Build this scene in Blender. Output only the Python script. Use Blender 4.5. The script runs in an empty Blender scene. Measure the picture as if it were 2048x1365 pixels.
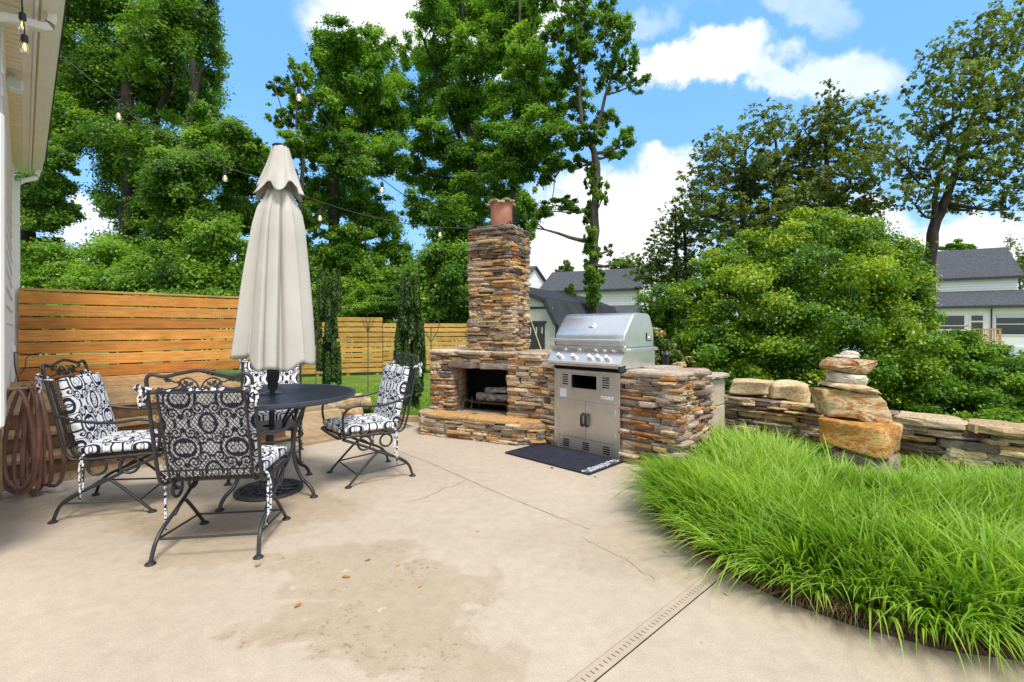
import bpy, math, random
import numpy as np
from mathutils import Vector, Matrix
R = math.radians
RNG = np.random.default_rng(7)
random.seed(7)
SC = bpy.context.scene
COL = SC.collection
# ------------------------------------------------------------------ camera
F = 960.0; CX = 1024.0; HY = 655.0; CH = 1.2          # focal length and horizon in photo pixels, eye height in metres
cam_d = bpy.data.cameras.new('camera'); cam = bpy.data.objects.new('camera', cam_d); COL.objects.link(cam)
cam_d.sensor_width = 36.0; cam_d.lens = 36.0 * F / 2048.0
cam.location = (0, 0, CH); cam.rotation_euler = (R(90), 0, 0)
cam_d.shift_y = -(682.5 - HY) / 2048.0
cam_d.clip_start = 0.05; cam_d.clip_end = 2000
SC.camera = cam
# ------------------------------------------------------------------ sun, sky
SUN_EL = R(60); SUN_AZ = R(150)                        # azimuth clockwise from +Y
sd = bpy.data.lights.new('sun', 'SUN'); sun = bpy.data.objects.new('sun', sd); COL.objects.link(sun)
sd.energy = 2.5; sd.angle = R(16); sd.color = (1.0, 0.93, 0.82)
to_sun = Vector((math.sin(SUN_AZ)*math.cos(SUN_EL), math.cos(SUN_AZ)*math.cos(SUN_EL), math.sin(SUN_EL)))
sun.rotation_euler = to_sun.to_track_quat('Z', 'Y').to_euler()
sun.location = (0, -5, 20)
SC.view_settings.view_transform = 'Standard'; SC.view_settings.look = 'None'
SC.view_settings.exposure = 0.64; SC.view_settings.gamma = 1.0; SC.view_settings.use_curve_mapping = False
SC.cycles.max_bounces = 8; SC.cycles.transparent_max_bounces = 12
SC.cycles.use_denoising = True

W = bpy.data.worlds.new('World'); SC.world = W; W.use_nodes = True
nt = W.node_tree; nt.nodes.clear()
class NT:
    """small helper to wire shader nodes"""
    def __init__(s, tree): s.t = tree
    def n(s, typ, ins=None, **kw):
        x = s.t.nodes.new(typ)
        for k, v in kw.items(): setattr(x, k, v)
        for k, v in (ins or {}).items():
            if hasattr(v, 'is_linked') or isinstance(v, bpy.types.NodeSocket): s.t.links.new(v, x.inputs[k])
            else: x.inputs[k].default_value = v
        return x
    def math(s, op, a, b=0.0, c=None, clamp=False):
        d = {0: a, 1: b}
        if c is not None: d[2] = c
        return s.n('ShaderNodeMath', d, operation=op, use_clamp=clamp).outputs[0]
    def vmath(s, op, a, b=None):
        d = {0: a}
        if b is not None: d[1] = b
        x = s.n('ShaderNodeVectorMath', d, operation=op)
        return x.outputs['Value'] if op in ('LENGTH', 'DISTANCE', 'DOT_PRODUCT') else x.outputs[0]
    def noise(s, vec, scale, detail=4, rough=.55, dist=0.0):
        return s.n('ShaderNodeTexNoise', {'Vector': vec, 'Scale': scale, 'Detail': detail, 'Roughness': rough, 'Distortion': dist})
    def ramp(s, fac, stops, interp='LINEAR'):
        x = s.n('ShaderNodeValToRGB', {'Fac': fac}); e = x.color_ramp.elements; x.color_ramp.interpolation = interp
        while len(e) < len(stops): e.new(0.5)
        for q, (p, c) in zip(e, stops): q.position = p; q.color = (c[0], c[1], c[2], 1) if hasattr(c, '__len__') else (c, c, c, 1)
        return x.outputs['Color']
    def smooth(s, v, a, b):
        return s.n('ShaderNodeMapRange', {'Value': v, 'From Min': a, 'From Max': b, 'To Min': 0.0, 'To Max': 1.0}, interpolation_type='SMOOTHSTEP').outputs[0]
    def mix(s, fac, a, b, mode='MIX'):
        return s.n('ShaderNodeMixRGB', {'Fac': fac, 'Color1': a, 'Color2': b}, blend_type=mode).outputs[0]

w = NT(nt)
tc = w.n('ShaderNodeTexCoord')
dirv = w.vmath('NORMALIZE', tc.outputs['Generated'])
sky = w.n('ShaderNodeTexSky', sky_type='NISHITA', sun_disc=False, sun_elevation=SUN_EL, sun_rotation=SUN_AZ, air_density=1.3, dust_density=0.3, ozone_density=3.0)
skyc = w.n('ShaderNodeHueSaturation', {'Hue': 0.5, 'Saturation': 1.0, 'Value': 1.15, 'Color': sky.outputs[0]}).outputs[0]
skyc = w.mix(.7, skyc, (.80, 2.45, 5.2, 1))
sx = w.n('ShaderNodeSeparateXYZ', {0: dirv})
yy = w.math('MAXIMUM', sx.outputs[1], 0.05)
pa = w.math('DIVIDE', sx.outputs[0], yy); pb = w.math('DIVIDE', sx.outputs[2], yy)
pv = w.n('ShaderNodeCombineXYZ', {0: pa, 1: pb, 2: 0.0}).outputs[0]
nz1 = w.noise(dirv, 5.0, 7, .62); nz2 = w.noise(dirv, 17.0, 6, .6)
off = w.vmath('SUBTRACT', nz1.outputs['Color'], (.5, .5, .5)); off = w.vmath('MULTIPLY', off, (.30, .22, 0))
off2 = w.vmath('SUBTRACT', nz2.outputs['Color'], (.5, .5, .5)); off2 = w.vmath('MULTIPLY', off2, (.13, .10, 0))
pq = w.vmath('ADD', w.vmath('ADD', pv, off), off2)
clouds = [(1215, 440, 165, 100, 1), (1310, 365, 85, 62, 1), (1130, 520, 180, 85, 1), (1260, 520, 160, 60, .95), (1430, 130, 130, 50, 1.0), (1560, 160, 60, 40, .7), (1690, 150, 125, 55, .62),
          (830, 20, 190, 90, 1), (1090, 20, 90, 80, .9), (980, 110, 130, 70, .7), (1950, 500, 190, 60, .95), (1770, 450, 80, 60, .9), (560, 560, 300, 60, .9), (180, 460, 60, 70, .8), (1300, 30, 80, 40, .3), (1600, 20, 90, 45, .35), (40, -30, 130, 40, .8)]
acc = None
for (px, py, rx, ry, st) in clouds:
    c = ((px - CX) / F, (HY - py) / F, 0); s_ = (F / rx, F / ry, 0)
    ln = w.vmath('LENGTH', w.vmath('MULTIPLY', w.vmath('SUBTRACT', pq, c), s_))
    m = w.math('MULTIPLY', w.smooth(ln, 1.25, 0.62), st)
    acc = m if acc is None else w.math('MAXIMUM', acc, m)
front = w.math('MULTIPLY', w.smooth(sx.outputs[1], 0.1, 0.3), w.smooth(sx.outputs[2], .80, .66))
acc = w.math('MULTIPLY', acc, front)
gen = w.math('MULTIPLY', w.smooth(nz1.outputs['Fac'], .34, .52), w.math('SUBTRACT', 1.0, front))
acc = w.math('MAXIMUM', acc, w.math('MULTIPLY', gen, .9))
hor = w.math('MULTIPLY', w.smooth(sx.outputs[2], .16, .0), .8)
acc = w.math('MAXIMUM', acc, hor)
cshade = w.ramp(nz2.outputs['Fac'], [(.32, (4.3, 4.5, 4.8)), (.58, (5.7, 5.7, 5.7))])
wc = w.mix(acc, skyc, cshade)
bg = w.n('ShaderNodeBackground', {'Color': wc, 'Strength': 0.15})
w.n('ShaderNodeOutputWorld', {0: bg.outputs[0]})
# ------------------------------------------------------------------ coordinates
def at(px, py, Y): return np.array(((px - CX) / F * Y, Y, CH + (HY - py) / F * Y))
def gnd(px, py, z=0.0):
    Y = (CH - z) * F / (py - HY); return np.array(((px - CX) / F * Y, Y, z))
UX = np.array((.7134, -.7008, 0)); VX = np.array((.7008, .7134, 0))       # the place's own grid runs at 45 degrees
def uv(u, v, z=0.0): p = UX * u + VX * v; p[2] = z; return p
GRID = math.atan2(-.7008, .7134)
# ------------------------------------------------------------------ mesh builder
class MB:
    def __init__(s): s.v = []; s.f = []; s.c = []; s.n = 0; s.col = (1, 1, 1)
    def add(s, verts, faces):
        verts = np.asarray(verts, float); s.v.append(verts)
        s.f += [tuple(i + s.n for i in f) for f in faces]
        s.c.append(np.tile(np.array(s.col, float), (len(verts), 1))); s.n += len(verts); return s
    def box(s, lo, hi, M=None):
        x0, y0, z0 = lo; x1, y1, z1 = hi
        v = np.array([(x0,y0,z0),(x1,y0,z0),(x1,y1,z0),(x0,y1,z0),(x0,y0,z1),(x1,y0,z1),(x1,y1,z1),(x0,y1,z1)], float)
        if M is not None: v = M(v)
        return s.add(v, [(3,2,1,0),(4,5,6,7),(0,1,5,4),(1,2,6,5),(2,3,7,6),(3,0,4,7)])
    def bbox(s, lo, hi, b=.004):
        """box with chamfered edges"""
        lo = np.array(lo, float); hi = np.array(hi, float); b = min(b, .45 * float((hi - lo).min()))
        xs = [lo[0], lo[0]+b, hi[0]-b, hi[0]]; ys = [lo[1], lo[1]+b, hi[1]-b, hi[1]]
        rings = []
        for z, k in ((lo[2], 1), (lo[2]+b, 0), (hi[2]-b, 0), (hi[2], 1)):
            i = b if k else 0
            x0, x1, y0, y1 = lo[0]+i, hi[0]-i, lo[1]+i, hi[1]-i; e = b * .6
            rings.append([(x0+e,y0,z),(x1-e,y0,z),(x1,y0+e,z),(x1,y1-e,z),(x1-e,y1,z),(x0+e,y1,z),(x0,y1-e,z),(x0,y0+e,z)])
        return s.loft(rings)
    def loft(s, rings, cap=True, close=True):
        n = len(rings[0]); v = np.concatenate([np.asarray(r, float) for r in rings]); f = []
        for k in range(len(rings) - 1):
            for i in range(n if close else n - 1):
                j = (i + 1) % n; f.append((k*n+i, k*n+j, (k+1)*n+j, (k+1)*n+i))
        if cap: f.append(tuple(range(n-1, -1, -1))); f.append(tuple((len(rings)-1)*n + i for i in range(n)))
        return s.add(v, f)
    def tube(s, pts, r, n=6, cap=True, closed=False):
        P = [np.array(p, float) for p in pts]; m = len(P)
        rr = r if hasattr(r, '__len__') else [r] * m
        T = []
        for i in range(m):
            a = P[i-1] if (i > 0 or closed) else P[i]; b = P[(i+1) % m] if (i < m-1 or closed) else P[i]
            t = b - a; T.append(t / (np.linalg.norm(t) + 1e-9))
        ref = np.array((0, 0, 1.0)) if abs(T[0][2]) < .9 else np.array((1.0, 0, 0))
        nrm = np.cross(T[0], ref); nrm /= np.linalg.norm(nrm)
        rings = []
        for i in range(m):
            nrm = nrm - T[i] * np.dot(nrm, T[i]); nrm /= (np.linalg.norm(nrm) + 1e-9); bi = np.cross(T[i], nrm)
            rings.append([P[i] + rr[i] * (math.cos(2*math.pi*k/n) * nrm + math.sin(2*math.pi*k/n) * bi) for k in range(n)])
        if closed: rings.append(rings[0]); return s.loft(rings, cap=False)
        return s.loft(rings, cap=cap)
    def lathe(s, prof, n=24, c=(0, 0, 0), cap=True):
        rings = [[(c[0] + r * math.cos(2*math.pi*k/n), c[1] + r * math.sin(2*math.pi*k/n), c[2] + z) for k in range(n)] for r, z in prof]
        return s.loft(rings, cap=cap)
    def prism(s, poly, z0, z1):
        return s.loft([[(x, y, z0) for x, y in poly], [(x, y, z1) for x, y in poly]])
    def xprism(s, prof, x0, x1):
        """closed (y, z) profile pushed along x"""
        return s.loft([[(x0, y, z) for y, z in prof], [(x1, y, z) for y, z in prof]])
    def build(s, name, mat, parent=None, smooth=False, loc=None):
        me = bpy.data.meshes.new(name); v = np.concatenate(s.v)
        me.from_pydata(v.tolist(), [], s.f)
        a = me.color_attributes.new('Col', 'FLOAT_COLOR', 'POINT'); c = np.concatenate(s.c)
        a.data.foreach_set('color', np.hstack([c, np.ones((len(c), 1))]).astype(np.float32).ravel())
        if smooth:
            me.polygons.foreach_set('use_smooth', [True] * len(me.polygons))
            if smooth is not True: me.set_sharp_from_angle(angle=R(smooth))
        import bmesh
        bm = bmesh.new(); bm.from_mesh(me); bmesh.ops.recalc_face_normals(bm, faces=bm.faces); bm.to_mesh(me); bm.free()
        me.materials.append(mat); o = bpy.data.objects.new(name, me); COL.objects.link(o)
        if parent is not None: o.parent = parent
        if loc is not None: o.location = loc
        return o
def mesh_np(name, V, Q, mat, parent=None, attrs=None, smooth=False):
    """mesh from arrays; Q is M x 4 (or M x 3)"""
    me = bpy.data.meshes.new(name); k = Q.shape[1]
    me.vertices.add(len(V)); me.vertices.foreach_set('co', np.ascontiguousarray(V, np.float32).ravel())
    me.loops.add(Q.size); me.loops.foreach_set('vertex_index', np.ascontiguousarray(Q, np.int32).ravel())
    me.polygons.add(len(Q)); me.polygons.foreach_set('loop_start', np.arange(0, Q.size, k, dtype=np.int32))
    me.polygons.foreach_set('loop_total', np.full(len(Q), k, np.int32))
    if smooth: me.polygons.foreach_set('use_smooth', np.ones(len(Q), bool))
    for an, av in (attrs or {}).items():
        at_ = me.attributes.new(an, 'FLOAT', 'POINT'); at_.data.foreach_set('value', np.ascontiguousarray(av, np.float32))
    me.update(calc_edges=True); me.materials.append(mat)
    o = bpy.data.objects.new(name, me); COL.objects.link(o)
    if parent is not None: o.parent = parent
    return o
def tag(o, label=None, cat=None, group=None, kind=None):
    for k, v in (('label', label), ('category', cat), ('group', group), ('kind', kind)):
        if v: o[k] = v
    return o
def thing(name, label, cat, loc=(0, 0, 0), rz=0.0, group=None):
    o = bpy.data.objects.new(name, None); COL.objects.link(o); o.empty_display_size = .1
    o.location = [float(q) for q in loc]; o.rotation_euler = (0, 0, rz); return tag(o, label, cat, group)
def copy_tree(o, parent=None):
    c = o.copy(); COL.objects.link(c)
    if parent is not None: c.parent = parent
    for ch in [x for x in COL.objects if x.parent == o]: copy_tree(ch, c)
    return c
def bez(P, n=16):
    """Catmull-Rom through points"""
    P = [np.array(p, float) for p in P]; P = [2*P[0]-P[1]] + P + [2*P[-1]-P[-2]]; out = []
    m = len(P) - 3
    for i in range(m):
        a, b, c, d = P[i:i+4]; k = max(2, n // m)
        for t in np.linspace(0, 1, k, endpoint=(i == m-1)):
            out.append(.5*((2*b) + (c-a)*t + (2*a-5*b+4*c-d)*t*t + (3*b-a-3*c+d)*t**3))
    return out
# ------------------------------------------------------------------ materials
def mat(name, base=(.5, .5, .5), rough=.6, metal=0.0, spec=.5, fn=None):
    m = bpy.data.materials.new(name); m.use_nodes = True; t = NT(m.node_tree)
    p = m.node_tree.nodes['Principled BSDF']; p.inputs['Base Color'].default_value = (*base, 1)
    p.inputs['Roughness'].default_value = rough; p.inputs['Metallic'].default_value = metal; p.inputs['Specular IOR Level'].default_value = spec
    if fn: fn(t, p, m)
    return m
def L(t, a, b): t.t.links.new(a, b)
def obj_co(t): return t.n('ShaderNodeTexCoord').outputs['Object']
def bump(t, p, h, strength=.3, dist=.01):
    b = t.n('ShaderNodeBump', {'Height': h, 'Strength': strength, 'Distance': dist}); L(t, b.outputs[0], p.inputs['Normal'])
def vary(base, amt=.2, scale=6, bscale=60, bstr=.15, stretch=(1, 1, 1), detail=5):
    """slight mottling of a plain colour plus fine bump"""
    def fn(t, p, m):
        co = t.vmath('MULTIPLY', obj_co(t), stretch)
        n1 = t.noise(co, scale, detail); n2 = t.noise(co, bscale, 4)
        lo = tuple(c * (1 - amt) for c in base); hi = tuple(min(1, c * (1 + amt)) for c in base)
        L(t, t.ramp(n1.outputs[0], [(.3, lo), (.7, hi)]), p.inputs['Base Color'])
        if bstr: bump(t, p, n2.outputs[0], bstr, .004)
    return fn
M = {}
def stone_fn(t, p, m):
    co = obj_co(t); c = t.n('ShaderNodeVertexColor', layer_name='Col').outputs[0]
    st = t.vmath('MULTIPLY', co, (1, 1, 3.2))
    n1 = t.noise(st, 9, 6, .65, .6); n2 = t.noise(st, 38, 6, .7); n3 = t.noise(co, 4.0, 5, .6)
    d = t.mix(t.smooth(n1.outputs[0], .46, .68), c, (.34, .16, .05, 1), 'MIX')
    d = t.mix(.22, c, d)
    d = t.mix(t.math('MULTIPLY', t.smooth(n3.outputs[0], .52, .66), .45), d, (.62, .52, .40, 1))
    v = t.ramp(n2.outputs[0], [(.30, .38), (.5, 1.0), (.70, 1.42)])
    d = t.mix(1.0, d, v, 'MULTIPLY')
    L(t, d, p.inputs['Base Color'])
    h = t.math('ADD', t.math('MULTIPLY', n1.outputs[0], .6), t.math('MULTIPLY', n2.outputs[0], .5)); bump(t, p, h, .75, .012)
M['stone'] = mat('ledge_stone', (.4, .3, .2), .82, spec=.3, fn=stone_fn)
M['mortar'] = mat('dark_mortar', (.09, .065, .045), .95, spec=.1, fn=vary((.09, .065, .045), .4, 12))
RUST = .85
def boulder_fn(t, p, m):
    co = obj_co(t); c = t.n('ShaderNodeVertexColor', layer_name='Col').outputs[0]
    st = t.vmath('MULTIPLY', co, (1, 1, 2.4))
    n1 = t.noise(st, 5.5, 7, .68, 1.2); n2 = t.noise(st, 30, 6, .7); n3 = t.noise(co, 3.2, 5, .6, .4)
    d = t.mix(t.math('MULTIPLY', t.smooth(n1.outputs[0], .44, .56), RUST), c, (.40, .15, .022, 1))
    d = t.mix(t.smooth(n1.outputs[0], .64, .74), d, (.17, .09, .04, 1))
    d = t.mix(t.math('MULTIPLY', t.smooth(n3.outputs[0], .53, .66), .7), d, (.66, .55, .37, 1))
    d = t.mix(t.math('MULTIPLY', t.smooth(n3.outputs[0], .44, .36), .35), d, (.28, .28, .08, 1))
    d = t.mix(1.0, d, t.ramp(n2.outputs[0], [(.32, .42), (.5, 1.0), (.7, 1.3)]), 'MULTIPLY')
    L(t, d, p.inputs['Base Color'])
    bump(t, p, t.math('ADD', t.math('MULTIPLY', n1.outputs[0], .7), t.math('MULTIPLY', n2.outputs[0], .4)), .7, .02)
M['boulder'] = mat('ochre_boulder', (.5, .35, .2), .85, spec=.25, fn=boulder_fn)
RUST = .30; M['pale_boulder'] = mat('pale_boulder', (.5, .35, .2), .85, spec=.25, fn=boulder_fn)
def plain_rock(base, amt=.35): return mat('plain_rock', base, .85, spec=.25, fn=vary(base, amt, 9, 45, .5, (1, 1, 2.2), 7))
M['white_rock'] = plain_rock((.60, .53, .43)); M['purple_rock'] = plain_rock((.26, .18, .18), .6); M['tan_rock'] = plain_rock((.50, .37, .22), .45)
def wood_fn(t, p, m):
    co = obj_co(t); c = t.n('ShaderNodeVertexColor', layer_name='Col').outputs[0]
    st = t.vmath('MULTIPLY', co, (1.6, 30, 30)); n1 = t.noise(st, 1.6, 6, .6, .3); n2 = t.noise(t.vmath('MULTIPLY', co, (2.0, 5, 5)), 2, 4)
    d = t.mix(1.0, c, t.ramp(n1.outputs[0], [(.28, .62), (.5, 1.0), (.75, 1.22)]), 'MULTIPLY')
    d = t.mix(1.0, d, t.ramp(n2.outputs[0], [(.3, .82), (.7, 1.15)]), 'MULTIPLY')
    L(t, d, p.inputs['Base Color']); bump(t, p, n1.outputs[0], .25, .003)
M['wood'] = mat('board_wood', (.4, .22, .08), .6, spec=.3, fn=wood_fn)
M['iron'] = mat('black_iron', (.022, .022, .025), .42, .0, .6, vary((.022, .022, .025), .3, 30, 120, .12))
M['iron_table'] = mat('black_table_iron', (.028, .031, .045), .30, .0, .7, vary((.028, .031, .045), .2, 30, 120, .08))
M['plastic'] = mat('black_plastic', (.018, .018, .02), .45)
M['fabric'] = mat('beige_canvas', (.56, .52, .46), .9, spec=.15, fn=vary((.52, .49, .445), .06, 4, 300, .15))
def steel_fn(base, lo, hi):
    def fn(t, p, m):
        co = obj_co(t); n1 = t.noise(t.vmath('MULTIPLY', co, (2, 60, 160)), 3, 3); n2 = t.noise(co, 7, 6, .6)
        L(t, t.ramp(n2.outputs[0], [(.3, tuple(c * .86 for c in base)), (.65, base)]), p.inputs['Base Color'])
        r = t.math('ADD', t.math('MULTIPLY', n1.outputs[0], (hi - lo) * .6), t.math('MULTIPLY', n2.outputs[0], (hi - lo) * .4)); r = t.math('ADD', r, lo)
        L(t, r, p.inputs['Roughness']); bump(t, p, n1.outputs[0], .04, .001)
    return fn
M['steel'] = mat('brushed_steel', (.78, .77, .75), .3, 1.0, fn=steel_fn((.80, .79, .77), .22, .45))
M['steel_dull'] = mat('dull_steel', (.55, .53, .5), .4, 1.0, fn=steel_fn((.74, .71, .66), .28, .50))
M['dark_hole'] = mat('dark_recess', (.006, .006, .006), .9, spec=.1)
M['white_paint'] = mat('white_paint', (.80, .78, .74), .55, fn=vary((.80, .78, .74), .05, 5, 50, .05))
M['siding'] = mat('white_siding', (.88, .86, .86), .6, fn=vary((.88, .86, .865), .03, 3, 40, .05))
M['cream'] = mat('cream_soffit', (.62, .55, .43), .6, fn=vary((.86, .78, .65), .05, 6, 60, .06))
M['cream_light'] = mat('cream_trim', (.70, .66, .58), .5, fn=vary((.86, .82, .74), .04, 6, 60, .05))
M['shingle'] = mat('dark_shingle', (.07, .075, .085), .9, spec=.2, fn=vary((.075, .08, .092), .45, 7, 30, .5, (1, 1, 2.5)))
M['metal_roof'] = mat('dark_metal_roof', (.07, .075, .085), .42, .3, fn=vary((.075, .08, .09), .2, 2, 20, .1))
M['shed_wall'] = mat('pale_shed_wall', (.50, .49, .45), .7, fn=vary((.50, .49, .45), .08, 3, 40, .1))
M['black_trim'] = mat('charcoal_trim', (.03, .033, .038), .5)
M['clay'] = mat('clay_flue', (.42, .19, .13), .85, spec=.2, fn=vary((.42, .19, .13), .25, 8, 50, .3))
M['block'] = mat('tan_block', (.50, .41, .31), .9, spec=.2, fn=vary((.50, .41, .31), .14, 8, 70, .4))
M['rubber'] = mat('hose_rubber', (.16, .06, .045), .42, fn=vary((.30, .145, .105), .4, 7, 60, .1))
M['paper'] = mat('pale_sticker', (.62, .64, .66), .6, fn=vary((.62, .64, .66), .08, 40))
M['ash_wood'] = mat('grey_log', (.34, .30, .26), .9, spec=.2, fn=vary((.34, .30, .27), .7, 14, 40, .6, (1, 3, 3), 7))
M['rust'] = mat('rusted_iron', (.09, .06, .045), .8, fn=vary((.09, .06, .045), .4, 20, 90, .3))
M['glass'] = mat('window_glass', (.03, .035, .04), .08, spec=.6)
def bulb_fn(t, p, m): p.inputs['Transmission Weight'].default_value = .85; p.inputs['IOR'].default_value = 1.3
M['bulb'] = mat('clear_bulb', (.95, .9, .8), .05, fn=bulb_fn)
def fil_fn(t, p, m): p.inputs['Emission Color'].default_value = (1, .55, .15, 1); p.inputs['Emission Strength'].default_value = 3.0
M['filament'] = mat('amber_filament', (.9, .6, .2), .5, fn=fil_fn)
def brick_fn(t, p, m):
    co = obj_co(t); sp = t.n('ShaderNodeSeparateXYZ', {0: co})
    v = t.n('ShaderNodeCombineXYZ', {0: t.math('ADD', sp.outputs[0], sp.outputs[1]), 1: sp.outputs[2], 2: 0.0})
    b = t.n('ShaderNodeTexBrick', {'Vector': v.outputs[0], 'Color1': (.44, .33, .22, 1), 'Color2': (.34, .25, .17, 1), 'Mortar': (.20, .17, .14, 1), 'Scale': 1.0, 'Mortar Size': .006, 'Brick Width': .20, 'Row Height': .075})
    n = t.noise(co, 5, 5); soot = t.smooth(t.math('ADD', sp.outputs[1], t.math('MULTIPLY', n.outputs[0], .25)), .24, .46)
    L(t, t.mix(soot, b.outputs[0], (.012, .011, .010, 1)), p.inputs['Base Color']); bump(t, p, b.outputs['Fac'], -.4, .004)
M['firebrick'] = mat('sooty_firebrick', (.4, .3, .2), .9, spec=.2, fn=brick_fn)
def ink_fn(t, p, m):
    a = t.n('ShaderNodeAttribute', attribute_name='ink').outputs['Fac']; n = t.noise(obj_co(t), 260, 3)
    L(t, t.mix(t.smooth(a, .35, .65), (.020, .024, .062, 1), (.80, .80, .80, 1)), p.inputs['Base Color']); bump(t, p, n.outputs[0], .2, .002)
M['cushion'] = mat('navy_white_print', (.5, .5, .5), .9, spec=.15, fn=ink_fn)
def tie_fn(t, p, m):
    n = t.noise(obj_co(t), 55, 2); L(t, t.ramp(n.outputs[0], [(.47, (.022, .026, .065)), (.52, (.8, .8, .8))]), p.inputs['Base Color'])
M['tie'] = mat('navy_white_ribbon', (.5, .5, .5), .9, spec=.15, fn=tie_fn)
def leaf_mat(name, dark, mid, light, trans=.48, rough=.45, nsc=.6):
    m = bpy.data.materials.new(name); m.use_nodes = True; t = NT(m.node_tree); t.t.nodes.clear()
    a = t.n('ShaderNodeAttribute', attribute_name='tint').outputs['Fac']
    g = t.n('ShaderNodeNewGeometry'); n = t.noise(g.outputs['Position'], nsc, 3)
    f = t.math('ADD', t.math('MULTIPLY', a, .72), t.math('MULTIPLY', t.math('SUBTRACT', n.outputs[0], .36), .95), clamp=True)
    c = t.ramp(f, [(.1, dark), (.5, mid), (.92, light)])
    p = t.n('ShaderNodeBsdfPrincipled', {'Base Color': c, 'Roughness': rough, 'Specular IOR Level': .35})
    tl = t.n('ShaderNodeBsdfTranslucent', {'Color': t.mix(1.0, c, (1.5, 1.5, .7, 1), 'MULTIPLY')})
    mx = t.n('ShaderNodeMixShader', {0: trans, 1: p.outputs[0], 2: tl.outputs[0]}); t.n('ShaderNodeOutputMaterial', {0: mx.outputs[0]})
    return m
M['leaf_dark'] = leaf_mat('deep_green_leaf', (.036, .085, .013), (.115, .245, .030), (.27, .43, .055))
M['leaf_mid'] = leaf_mat('mid_green_leaf', (.040, .105, .013), (.135, .29, .030), (.30, .48, .055))
M['leaf_sparse'] = leaf_mat('olive_brown_leaf', (.060, .082, .020), (.145, .195, .040), (.26, .34, .065), .38)
M['leaf_bright'] = leaf_mat('bright_shrub_leaf', (.035, .10, .010), (.12, .26, .02), (.26, .42, .04), .38)
M['leaf_hedge'] = leaf_mat('yellow_green_hedge_leaf', (.026, .085, .008), (.140, .285, .018), (.42, .50, .030), .36, .38, .9)
M['leaf_conifer'] = leaf_mat('dark_yew_leaf', (.014, .038, .009), (.048, .110, .018), (.12, .21, .03), .15, .5, 4)
M['leaf_blossom'] = leaf_mat('cream_blossom_leaf', (.03, .09, .01), (.11, .19, .03), (.80, .60, .36), .3, .5, 3)
M['grass'] = leaf_mat('border_grass_blade', (.085, .19, .012), (.25, .43, .04), (.46, .60, .13), .42, .42, .8)
M['dead_grass'] = leaf_mat('dry_grass_blade', (.05, .028, .015), (.12, .07, .03), (.25, .17, .08), .2, .7)
M['bark'] = mat('grey_brown_bark', (.10, .08, .065), .9, spec=.2, fn=vary((.10, .08, .065), .5, 6, 30, .6, (1, 1, .3)))
M['bark_dark'] = mat('dark_bark', (.035, .028, .022), .9, spec=.2, fn=vary((.035, .028, .022), .5, 6, 30, .6, (1, 1, .3)))
# ------------------------------------------------------------------ ground
def sstep(x, a, b): t = np.clip((x - a) / (b - a), 0, 1); return t * t * (3 - 2 * t)
def terrain(x, y):
    r = np.hypot(x, y); return -.035 - .30 * sstep(r, 8, 15) - .85 * sstep(r, 18, 40)
def lawn_fn(t, p, m):
    co = t.n('ShaderNodeNewGeometry').outputs['Position']
    n1 = t.noise(co, .9, 5, .6); n2 = t.noise(co, 22, 5, .7); n3 = t.noise(t.vmath('MULTIPLY', co, (1, 3.5, 1)), 60, 3)
    c = t.ramp(n1.outputs[0], [(.3, (.09, .165, .022)), (.5, (.145, .245, .032)), (.7, (.21, .30, .05))])
    c = t.mix(1.0, c, t.ramp(t.math('ADD', t.math('MULTIPLY', n2.outputs[0], .5), t.math('MULTIPLY', n3.outputs[0], .5)), [(.35, .5), (.65, 1.35)]), 'MULTIPLY')
    L(t, c, p.inputs['Base Color']); bump(t, p, n3.outputs[0], .8, .03)
M['lawn'] = mat('lawn', (.1, .2, .03), .8, spec=.2, fn=lawn_fn)
gx = np.concatenate([[-900, -300, -120, -60], np.arange(-40, 40.1, 1.0), [60, 120, 300, 900]]); gy = np.concatenate([[-300, -80, -30], np.arange(-10, 60.1, 1.0), [80, 120, 200, 400, 900]])
GX, GY = np.meshgrid(gx, gy); GZ = terrain(GX, GY); V = np.stack([GX.ravel(), GY.ravel(), GZ.ravel()], 1)
nx, ny = len(gx), len(gy); I, J = np.meshgrid(np.arange(nx-1), np.arange(ny-1)); b0 = (J*nx + I).ravel()
tag(mesh_np('ground', V, np.stack([b0, b0+1, b0+nx+1, b0+nx], 1), M['lawn'], smooth=True), kind='structure')
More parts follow.
